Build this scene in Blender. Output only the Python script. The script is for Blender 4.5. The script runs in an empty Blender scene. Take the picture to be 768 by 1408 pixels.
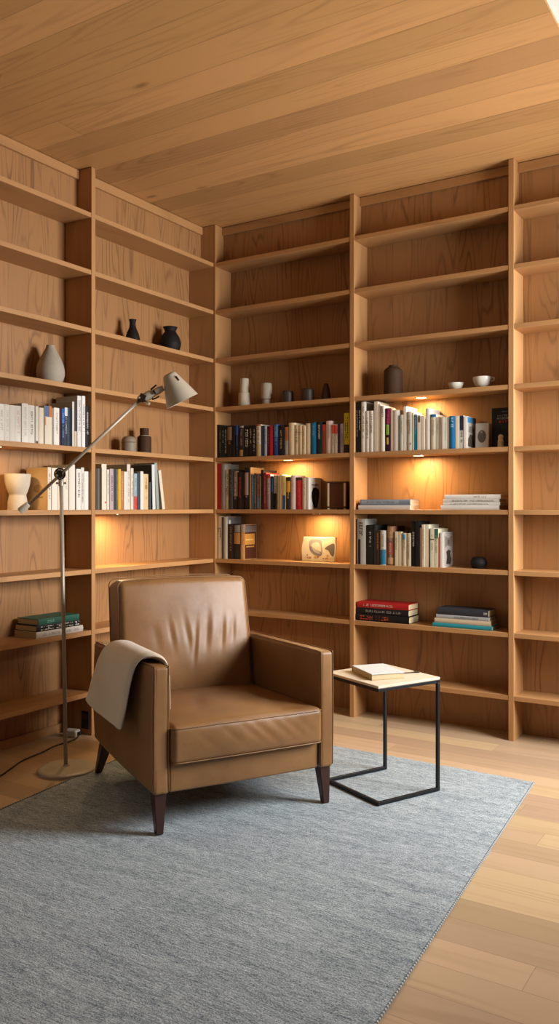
# A corner reading nook: two walls of wooden shelving, an armchair, a lamp, a side table and a rug.
# Units are metres; z is up. The shelf fronts lie in the planes x = 0 and y = 0, the corner at the origin.
import bpy, bmesh, math, random
from mathutils import Vector, Matrix, noise as mnoise
pi = math.pi
scn = bpy.context.scene
COL = scn.collection

# ------------------------------------------------------------------ helpers
def lin(h):
    h = h.lstrip('#')
    out = []
    for i in (0, 2, 4):
        c = int(h[i:i+2], 16)/255
        out.append(c/12.92 if c <= .04045 else ((c+.055)/1.055)**2.4)
    return tuple(out)+(1,)

def obj(name, bm, mat, parent=None, smooth=None, color=None, loc=None, rot=None):
    me = bpy.data.meshes.new(name)
    bmesh.ops.recalc_face_normals(bm, faces=bm.faces)
    bm.to_mesh(me); bm.free()
    me.materials.append(mat)
    o = bpy.data.objects.new(name, me); COL.objects.link(o)
    if parent: o.parent = parent
    if loc: o.location = loc
    if rot: o.rotation_euler = rot
    if color: o.color = lin(color)
    if smooth is not None:
        me.polygons.foreach_set('use_smooth', [True]*len(me.polygons))
        if smooth < 180: me.set_sharp_from_angle(angle=math.radians(smooth))
    return o

def thing(name, label, cat, loc=(0,0,0), rotz=0, group=None):
    o = bpy.data.objects.new(name, None); COL.objects.link(o)
    o.empty_display_size = .05
    o.location = loc; o.rotation_euler = (0,0,rotz)
    o['label'] = label; o['category'] = cat
    if group: o['group'] = group
    return o

def tag(o, label, cat, group=None):
    o['label'] = label; o['category'] = cat
    if group: o['group'] = group
    return o

def struct(o):
    o['kind'] = 'structure'; return o

def box(bm, x0, x1, y0, y1, z0, z1, bev=0, seg=2):
    vs = [bm.verts.new((x, y, z)) for x in (x0, x1) for y in (y0, y1) for z in (z0, z1)]
    f = [(0,1,3,2), (4,6,7,5), (0,4,5,1), (2,3,7,6), (0,2,6,4), (1,5,7,3)]
    fs = [bm.faces.new([vs[i] for i in q]) for q in f]
    if bev:
        es = list({e for q in fs for e in q.edges})
        bmesh.ops.bevel(bm, geom=es, offset=bev, segments=seg, affect='EDGES', profile=.5)
    return bm

def newbox(*a, **k):
    return box(bmesh.new(), *a, **k)

def lathe(prof, seg=48, bm=None, origin=(0,0,0), mtx=None):
    """prof: list of (r, z); closes on the axis where r == 0."""
    bm = bm or bmesh.new()
    rings = []
    for r, z in prof:
        if r <= 1e-6:
            rings.append([bm.verts.new((0, 0, z))])
        else:
            rings.append([bm.verts.new((r*math.cos(2*pi*i/seg), r*math.sin(2*pi*i/seg), z)) for i in range(seg)])
    new = [v for r in rings for v in r]
    for a, b in zip(rings, rings[1:]):
        for i in range(seg):
            j = (i+1) % seg
            if len(a) == 1 and len(b) == 1: continue
            if len(a) == 1: bm.faces.new((a[0], b[i], b[j]))
            elif len(b) == 1: bm.faces.new((a[i], a[j], b[0]))
            else: bm.faces.new((a[i], a[j], b[j], b[i]))
    m = mtx or Matrix.Translation(origin)
    bmesh.ops.transform(bm, matrix=m, verts=new)
    return bm

def smooth_profile(pts, n=6):
    """Catmull-Rom through (r, z) points."""
    out = []
    P = [pts[0]]+list(pts)+[pts[-1]]
    for i in range(1, len(P)-2):
        p0, p1, p2, p3 = P[i-1:i+3]
        for k in range(n):
            t = k/n
            out.append(tuple(max(0, .5*(2*p1[d]+(p2[d]-p0[d])*t+(2*p0[d]-5*p1[d]+4*p2[d]-p3[d])*t*t+(3*p1[d]-p0[d]-3*p2[d]+p3[d])*t**3)) if d == 0 else
                             .5*(2*p1[d]+(p2[d]-p0[d])*t+(2*p0[d]-5*p1[d]+4*p2[d]-p3[d])*t*t+(3*p1[d]-p0[d]-3*p2[d]+p3[d])*t**3) for d in (0, 1)))
    out.append(tuple(pts[-1]))
    zl, zh = min(z for _, z in pts), max(z for _, z in pts)
    return [(r_, min(zh, max(zl, z_))) for r_, z_ in out]

def catmull(pts, n=8, closed=False):
    pts = [Vector(p) for p in pts]
    N = len(pts); out = []
    rng = range(N) if closed else range(N-1)
    for i in rng:
        if closed: p0, p1, p2, p3 = pts[i-1], pts[i], pts[(i+1) % N], pts[(i+2) % N]
        else: p0, p1, p2, p3 = pts[max(i-1, 0)], pts[i], pts[i+1], pts[min(i+2, N-1)]
        for k in range(n):
            t = k/n
            out.append(.5*(2*p1+(p2-p0)*t+(2*p0-5*p1+4*p2-p3)*t*t+(3*p1-p0-3*p2+p3)*t**3))
    if not closed: out.append(pts[-1])
    return out

def tube(pts, r, seg=10, bm=None, closed=False, cap=True):
    bm = bm or bmesh.new()
    pts = [Vector(p) for p in pts]
    N = len(pts); rings = []
    up = None
    for i, p in enumerate(pts):
        if closed: t = (pts[(i+1) % N]-pts[i-1]).normalized()
        else: t = (pts[min(i+1, N-1)]-pts[max(i-1, 0)]).normalized()
        if up is None:
            up = Vector((0,0,1)) if abs(t.z) < .9 else Vector((1,0,0))
        a = t.cross(up).normalized(); up = a.cross(t).normalized()
        rr = r(i/(N-1)) if callable(r) else r
        rings.append([bm.verts.new(p+a*rr*math.cos(2*pi*k/seg)+up*rr*math.sin(2*pi*k/seg)) for k in range(seg)])
    prs = list(zip(rings, rings[1:]))
    if closed: prs.append((rings[-1], rings[0]))
    for A, B in prs:
        for k in range(seg):
            bm.faces.new((A[k], A[(k+1) % seg], B[(k+1) % seg], B[k]))
    if cap and not closed:
        bm.faces.new(rings[0][::-1]); bm.faces.new(rings[-1])
    return bm

def gridbox(hx, hy, hz, r, nx, ny, nz, fn=None, nr=4):
    """A rounded box of half sizes hx hy hz, corner radius r, finely gridded, then bent by fn."""
    def axis(h, n):
        inner = h-r
        a = [-h+r*(1-math.cos(pi/2*k/nr)) if False else -h+r*k/nr for k in range(nr)]
        m = [-inner+2*inner*k/n for k in range(n+1)]
        return a+m+[-v for v in reversed(a)]
    X, Y, Z = axis(hx, nx), axis(hy, ny), axis(hz, nz)
    bm = bmesh.new(); cache = {}
    def vert(x, y, z):
        k = (round(x, 6), round(y, 6), round(z, 6))
        if k not in cache:
            p = Vector((x, y, z))
            q = Vector((max(-(hx-r), min(hx-r, x)), max(-(hy-r), min(hy-r, y)), max(-(hz-r), min(hz-r, z))))
            d = p-q
            if d.length > 1e-9:
                # warp so that the rounding is even
                e = Vector([math.tan(c/r*pi/4) for c in d])
                d = e.normalized()*r
            p = q+d
            if fn: p = Vector(fn(p.x, p.y, p.z))
            cache[k] = bm.verts.new(p)
        return cache[k]
    def face(A, B, mk):
        for i in range(len(A)-1):
            for j in range(len(B)-1):
                bm.faces.new([mk(A[i], B[j]), mk(A[i+1], B[j]), mk(A[i+1], B[j+1]), mk(A[i], B[j+1])])
    for s in (-1, 1):
        face(X, Y, lambda a, b: vert(a, b, s*hz))
        face(X, Z, lambda a, b: vert(a, s*hy, b))
        face(Y, Z, lambda a, b: vert(s*hx, a, b))
    return bm

# ------------------------------------------------------------------ materials
class NT:
    def __init__(s, name):
        s.m = bpy.data.materials.new(name); s.m.use_nodes = True
        s.t = s.m.node_tree; s.b = s.t.nodes['Principled BSDF']
    def n(s, typ, **kw):
        nd = s.t.nodes.new(typ)
        for k, v in kw.items():
            if k in ('operation', 'blend_type', 'data_type', 'noise_dimensions', 'voronoi_dimensions', 'wave_type', 'bands_direction', 'feature', 'clamp'):
                setattr(nd, k, v)
        return nd
    def l(s, a, b): s.t.links.new(a, b)
    def math(s, op, a, b=None, c=None):
        nd = s.n('ShaderNodeMath', operation=op)
        for i, v in enumerate((a, b, c)):
            if v is None: continue
            if isinstance(v, (int, float)): nd.inputs[i].default_value = v
            else: s.l(v, nd.inputs[i])
        return nd.outputs[0]
    def vec(s, x, y, z):
        nd = s.n('ShaderNodeCombineXYZ')
        for i, v in enumerate((x, y, z)):
            if isinstance(v, (int, float)): nd.inputs[i].default_value = v
            else: s.l(v, nd.inputs[i])
        return nd.outputs[0]
    def noise(s, v, scale=1, detail=2, rough=.5):
        nd = s.n('ShaderNodeTexNoise'); s.l(v, nd.inputs['Vector'])
        nd.inputs['Scale'].default_value = scale; nd.inputs['Detail'].default_value = detail; nd.inputs['Roughness'].default_value = rough
        return nd.outputs['Fac']
    def mix(s, f, a, b, blend='MIX'):
        nd = s.n('ShaderNodeMix', data_type='RGBA', blend_type=blend)
        for sock, v in ((nd.inputs[0], f), (nd.inputs[6], a), (nd.inputs[7], b)):
            if isinstance(v, (int, float)): sock.default_value = v
            elif isinstance(v, tuple): sock.default_value = v
            else: s.l(v, sock)
        return nd.outputs[2]
    def ramp(s, f, a, b):
        nd = s.n('ShaderNodeMapRange'); s.l(f, nd.inputs[0])
        nd.inputs[1].default_value = a; nd.inputs[2].default_value = b
        return nd.outputs[0]
    def bump(s, h, strength, dist):
        nd = s.n('ShaderNodeBump'); s.l(h, nd.inputs['Height'])
        nd.inputs['Strength'].default_value = strength; nd.inputs['Distance'].default_value = dist
        s.l(nd.outputs[0], s.b.inputs['Normal'])
    def coords(s, kind='Object'):
        tc = s.n('ShaderNodeTexCoord'); sp = s.n('ShaderNodeSeparateXYZ')
        s.l(tc.outputs[kind], sp.inputs[0]); return tc.outputs[kind], sp.outputs

def wood(name, along, across, width, light, dark, plank_len=None, var=.25, ring=.4, ka=9, kl=.9, freq=8,
         seam=.0012, off=0., rough=.5, knots=0, hue=.0, fine=.25, sharp=3.0):
    N = NT(name); _, xyz = N.coords()
    ax = {'x': 0, 'y': 1, 'z': 2}
    th = ({'x', 'y', 'z'}-{along, across}).pop()
    L, A, T = xyz[ax[along]], xyz[ax[across]], xyz[ax[th]]
    a = N.math('DIVIDE', N.math('ADD', A, off), width)
    i = N.math('FLOOR', a); fr = N.math('SUBTRACT', a, i)
    w1 = N.n('ShaderNodeTexWhiteNoise', noise_dimensions='1D'); N.l(i, w1.inputs['W'])
    r1 = w1.outputs['Value']
    if plank_len:
        lj = N.math('DIVIDE', N.math('ADD', L, N.math('MULTIPLY', r1, 9.7)), plank_len)
        j = N.math('FLOOR', lj); frl = N.math('SUBTRACT', lj, j)
        w2 = N.n('ShaderNodeTexWhiteNoise', noise_dimensions='2D'); N.l(N.vec(i, j, 0), w2.inputs['Vector'])
        r2 = w2.outputs['Value']; r3 = w2.outputs['Color']
    else:
        r2 = r1; r3 = w1.outputs['Color']
    rb = N.math('MULTIPLY', r2, 37.0)
    # wide wandering growth rings: contour lines of a stretched noise
    gv = N.vec(N.math('ADD', N.math('MULTIPLY', A, ka), rb), N.math('MULTIPLY', T, ka*.5), N.math('ADD', N.math('MULTIPLY', L, kl), rb))
    g = N.noise(gv, 1, 1.5, .35)
    wob = N.noise(N.vec(N.math('MULTIPLY', A, 60), N.math('MULTIPLY', T, 60), N.math('MULTIPLY', L, 6)), 1, 2, .5)
    g = N.math('ADD', g, N.math('MULTIPLY', wob, .02))
    s = N.math('SINE', N.math('MULTIPLY', g, freq*2*pi))
    s = N.math('POWER', N.math('MULTIPLY_ADD', s, .5, .5), sharp)
    patch = N.noise(N.vec(N.math('ADD', N.math('MULTIPLY', A, 7), rb), T, N.math('MULTIPLY', L, 1.4)), 1, 1, .5)
    s = N.math('MULTIPLY', s, N.ramp(patch, .35, .65))
    f = N.noise(N.vec(N.math('ADD', N.math('MULTIPLY', A, 330), rb), N.math('MULTIPLY', T, 330), N.math('MULTIPLY', L, 7)), 1, 2, .6)
    fac = N.math('ADD', N.math('MULTIPLY', s, ring), N.math('MULTIPLY', N.math('SUBTRACT', f, .5), fine))
    fac = N.math('MAXIMUM', fac, 0)
    col = N.mix(fac, lin(light), lin(dark))
    if knots:
        vo = N.n('ShaderNodeTexVoronoi', feature='F1')
        N.l(N.vec(N.math('MULTIPLY', A, 3.2), N.math('MULTIPLY', T, .01), N.math('MULTIPLY', L, 1.25)), vo.inputs['Vector'])
        vo.inputs['Scale'].default_value = 1
        k = N.ramp(vo.outputs['Distance'], .075, .03)
        col = N.mix(N.math('MULTIPLY', k, knots), col, lin('#5a3318'))
    # board to board differences
    sp = N.n('ShaderNodeSeparateColor'); N.l(r3, sp.inputs[0])
    v = N.math('MULTIPLY_ADD', sp.outputs[1], var, 1-var*.5)
    col = N.mix(1.0, col, N.vec(v, N.math('MULTIPLY_ADD', sp.outputs[2], hue, N.math('SUBTRACT', v, hue*.5)), N.math('SUBTRACT', v, N.math('MULTIPLY', sp.outputs[2], hue*1.5))), 'MULTIPLY')
    e = N.math('MINIMUM', fr, N.math('SUBTRACT', 1.0, fr))
    sm = N.ramp(e, 0, seam/width*1.5)
    if plank_len:
        e2 = N.math('MINIMUM', frl, N.math('SUBTRACT', 1.0, frl))
        sm = N.math('MULTIPLY', sm, N.ramp(e2, 0, seam/plank_len*1.2))
    if seam: col = N.mix(N.math('MULTIPLY_ADD', sm, .5, .5), tuple(c*.35 for c in lin(dark)[:3])+(1,), col)
    N.l(col, N.b.inputs['Base Color'])
    N.b.inputs['Roughness'].default_value = rough
    N.b.inputs['Specular IOR Level'].default_value = .35
    N.bump(N.math('ADD', N.math('MULTIPLY', f, .3), sm if seam else 0.0), .12, .001)
    return N.m

def plain(name, color, rough=.5, metal=0., nscale=0, nbump=0., var=0., spec=.5):
    N = NT(name); co, xyz = N.coords()
    c = lin(color)
    if var:
        f = N.noise(co, nscale*.35, 3, .6)
        N.l(N.mix(f, tuple(v*(1-var) for v in c[:3])+(1,), tuple(min(1, v*(1+var)) for v in c[:3])+(1,)), N.b.inputs['Base Color'])
    else: N.b.inputs['Base Color'].default_value = c
    N.b.inputs['Roughness'].default_value = rough; N.b.inputs['Metallic'].default_value = metal
    N.b.inputs['Specular IOR Level'].default_value = spec
    if nbump: N.bump(N.noise(co, nscale, 3, .6), nbump, .002)
    return N.m

def tinted(name, rough, nscale, var, bump=.1):
    """Takes the object's own colour, with a little cloth or paper unevenness."""
    N = NT(name); co, xyz = N.coords()
    oi = N.n('ShaderNodeObjectInfo')
    f = N.noise(co, nscale, 2, .6)
    v = N.math('MULTIPLY_ADD', f, var, 1-var*.5)
    N.l(N.mix(1.0, oi.outputs['Color'], N.vec(v, v, v), 'MULTIPLY'), N.b.inputs['Base Color'])
    N.b.inputs['Roughness'].default_value = rough
    N.b.inputs['Specular IOR Level'].default_value = .3
    if bump: N.bump(f, bump, .0005)
    return N.m

OAK_L, OAK_D = '#aa7a4c', '#6c472a'
SHELF_L = '#bb8a58'
M = {}
M['panel_left'] = wood('oak_panel_along_left_wall', 'z', 'y', .128, OAK_L, OAK_D, var=.12, ring=.62, ka=9, kl=1.0, freq=12, fine=.12, sharp=6.0, seam=.0008)
M['panel_back'] = wood('oak_panel_along_back_wall', 'z', 'x', .128, OAK_L, OAK_D, var=.12, ring=.62, ka=9, kl=1.0, freq=12, fine=.12, sharp=6.0, seam=.0008, off=.03)
M['shelf_left'] = wood('oak_shelf_left', 'y', 'z', .29, SHELF_L, OAK_D, var=.1, ring=.25, ka=7, kl=.8, freq=6, seam=0)
M['shelf_back'] = wood('oak_shelf_back', 'x', 'z', .29, SHELF_L, OAK_D, var=.1, ring=.25, ka=7, kl=.8, freq=6, seam=0)
M['upright'] = wood('oak_upright', 'z', 'x', .8, SHELF_L, OAK_D, var=.05, ring=.3, ka=8, kl=.8, freq=6, seam=0, off=.41)
M['ceiling'] = wood('pine_ceiling_planks', 'x', 'y', .165, '#cb9862', '#80532e', plank_len=9., var=.42, ring=.32, ka=7, kl=.6, freq=13, sharp=4.0, seam=.0018, off=.162, knots=.7, hue=.03, fine=.12)
M['floor'] = wood('oak_floor_planks', 'x', 'y', .127, '#c3a585', '#8f6e4b', plank_len=1.7, var=.34, ring=.25, ka=9, kl=.8, freq=7, seam=.0012, off=.09, rough=.38, knots=.25, hue=.06)
M['far_plaster'] = plain('bounce_cutting_brown_plaster', '#7d6b58', .9, nscale=40, nbump=.03)  # dark brown given to the unseen walls to cut bounced light
M['plaster'] = plain('white_plaster', '#f7f1e6', .85, nscale=60, nbump=.03)
M['warm_plaster'] = plain('warm_white_plaster', '#d9cfc0', .85, nscale=60, nbump=.03)
M['leather'] = None
M['book'] = tinted('book_cover_material', .55, 90, .12)
M['print'] = tinted('printed_ink', .55, 60, .1, 0)
M['paper'] = plain('page_paper', '#cbb68e', .8, nscale=400, nbump=.1, var=.12)
M['dark_leg'] = plain('dark_stained_wood', '#3a1f16', .35, nscale=30, var=.25)
M['black_steel'] = plain('black_powder_coated_steel', '#16181b', .42, metal=.3, nscale=200, nbump=.05)
M['lamp_paint'] = plain('warm_grey_lacquer', '#b3a692', .38, nscale=200, nbump=.02)
M['lamp_rod'] = plain('warm_grey_metal', '#a89a86', .4, metal=.2)
M['dark_metal'] = plain('dark_bronze_metal', '#3a2c22', .35, metal=.7)
M['chrome'] = plain('polished_metal', '#c9c2b8', .2, metal=.9)
M['rubber'] = plain('black_rubber', '#141210', .6)
M['white_plastic'] = plain('white_plastic', '#d8d2c8', .4)
M['table_top'] = wood('pale_oak_top', 'x', 'y', .4, '#dccbb0', '#b79a72', var=.05, ring=.3, ka=9, kl=1.2, freq=7, seam=0, rough=.45, off=.2)
M['ceramic_grey'] = plain('matt_grey_stoneware', '#a69b88', .7, nscale=120, nbump=.12, var=.12)
M['ceramic_cream'] = plain('matt_cream_stoneware', '#cbbfa8', .7, nscale=120, nbump=.12, var=.08)
M['ceramic_black'] = plain('matt_black_stoneware', '#1a1613', .65, nscale=90, nbump=.15, var=.2, spec=.25)
M['ceramic_brown'] = plain('dark_brown_stoneware', '#432e1d', .7, nscale=60, nbump=.1, var=.3, spec=.2)
M['ceramic_taupe'] = plain('taupe_stoneware', '#8b7c66', .6, nscale=60, nbump=.1, var=.15)
M['ceramic_white'] = plain('white_glazed_ceramic', '#e6dfd0', .35, nscale=60, var=.04)
M['pewter'] = plain('dark_pewter', '#3b3129', .5, metal=.15, nscale=80, nbump=.15, var=.25)
M['bone'] = plain('pale_bone', '#d8c49c', .5, nscale=80, var=.15)
M['dark_box'] = wood('dark_walnut', 'z', 'x', .3, '#5a3018', '#2e170b', var=.05, ring=.5, ka=20, kl=2, freq=6, seam=0)

def leather():
    N = NT('tan_leather'); co, xyz = N.coords()
    f = N.noise(co, 4, 4, .6)
    col = N.mix(N.ramp(f, .3, .7), lin('#7b5532'), lin('#946a3f'))
    g = N.noise(co, 40, 3, .6)
    col = N.mix(N.math('MULTIPLY', N.ramp(g, .55, .75), .25), col, lin('#674627'))
    N.l(col, N.b.inputs['Base Color'])
    v = N.n('ShaderNodeTexVoronoi', feature='DISTANCE_TO_EDGE'); N.l(co, v.inputs['Vector']); v.inputs['Scale'].default_value = 450
    h = N.math('ADD', N.math('MULTIPLY', N.ramp(v.outputs['Distance'], 0, .1), .25), N.math('MULTIPLY', N.noise(co, 22, 3, .55), 2.2))
    N.bump(h, .22, .0016)
    N.l(N.math('MULTIPLY_ADD', f, .22, .27), N.b.inputs['Roughness'])
    N.b.inputs['Specular IOR Level'].default_value = .5
    return N.m
M['leather'] = leather()

def wool(name, c1, c2):
    N = NT(name); co, xyz = N.coords()
    f = N.noise(co, 350, 3, .7); g = N.noise(co, 14, 2, .5)
    col = N.mix(N.math('MULTIPLY_ADD', f, .8, N.math('MULTIPLY', g, .2)), lin(c1), lin(c2))
    N.l(col, N.b.inputs['Base Color']); N.b.inputs['Roughness'].default_value = .95
    N.b.inputs['Sheen Weight'].default_value = .3
    N.b.inputs['Specular IOR Level'].default_value = .1
    N.bump(f, .6, .002)
    return N.m
M['throw'] = wool('beige_wool', '#cab69c', '#efdfc8')

def rug_mat():
    N = NT('grey_blue_flatweave'); co, xyz = N.coords()
    x, y = xyz[0], xyz[1]
    yy = N.math('ADD', y, N.math('MULTIPLY', N.noise(N.vec(N.math('MULTIPLY', x, 3), N.math('MULTIPLY', y, 3), 0), 1, 1), .02))
    streak = N.noise(N.vec(N.math('MULTIPLY', x, 30), N.math('MULTIPLY', yy, 105), 0), 1, 3, .65)
    broad = N.noise(N.vec(N.math('MULTIPLY', x, 3.5), N.math('MULTIPLY', yy, 22), 3), 1, 2, .6)
    speck = N.noise(N.vec(N.math('MULTIPLY', x, 170), N.math('MULTIPLY', yy, 230), 7), 1, 2, .7)
    f = N.math('ADD', N.math('ADD', N.math('MULTIPLY', streak, .42), N.math('MULTIPLY', broad, .2)), N.math('MULTIPLY', speck, .62))
    f = N.ramp(f, .47, .79)
    col = N.mix(f, lin('#5d6971'), lin('#ced6d8'))
    N.l(col, N.b.inputs['Base Color']); N.b.inputs['Roughness'].default_value = .95
    N.b.inputs['Specular IOR Level'].default_value = .1
    rib = N.math('SINE', N.math('MULTIPLY', yy, 2*pi/.011))
    h = N.math('ADD', N.math('MULTIPLY', rib, .06), N.math('ADD', N.math('MULTIPLY', streak, .6), N.math('MULTIPLY', speck, .9)))
    N.bump(h, .8, .003)
    return N.m
M['rug'] = rug_mat()

def selvage():
    N = NT('rug_selvage_stitch'); co, xyz = N.coords()
    s = N.math('SINE', N.math('MULTIPLY', xyz[1], 2*pi/.013))
    col = N.mix(N.ramp(s, -.6, .6), lin('#7d8488'), lin('#b9bdbd'))
    N.l(col, N.b.inputs['Base Color']); N.b.inputs['Roughness'].default_value = .9
    N.bump(s, .6, .003)
    return N.m
M['selvage'] = selvage()

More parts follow.
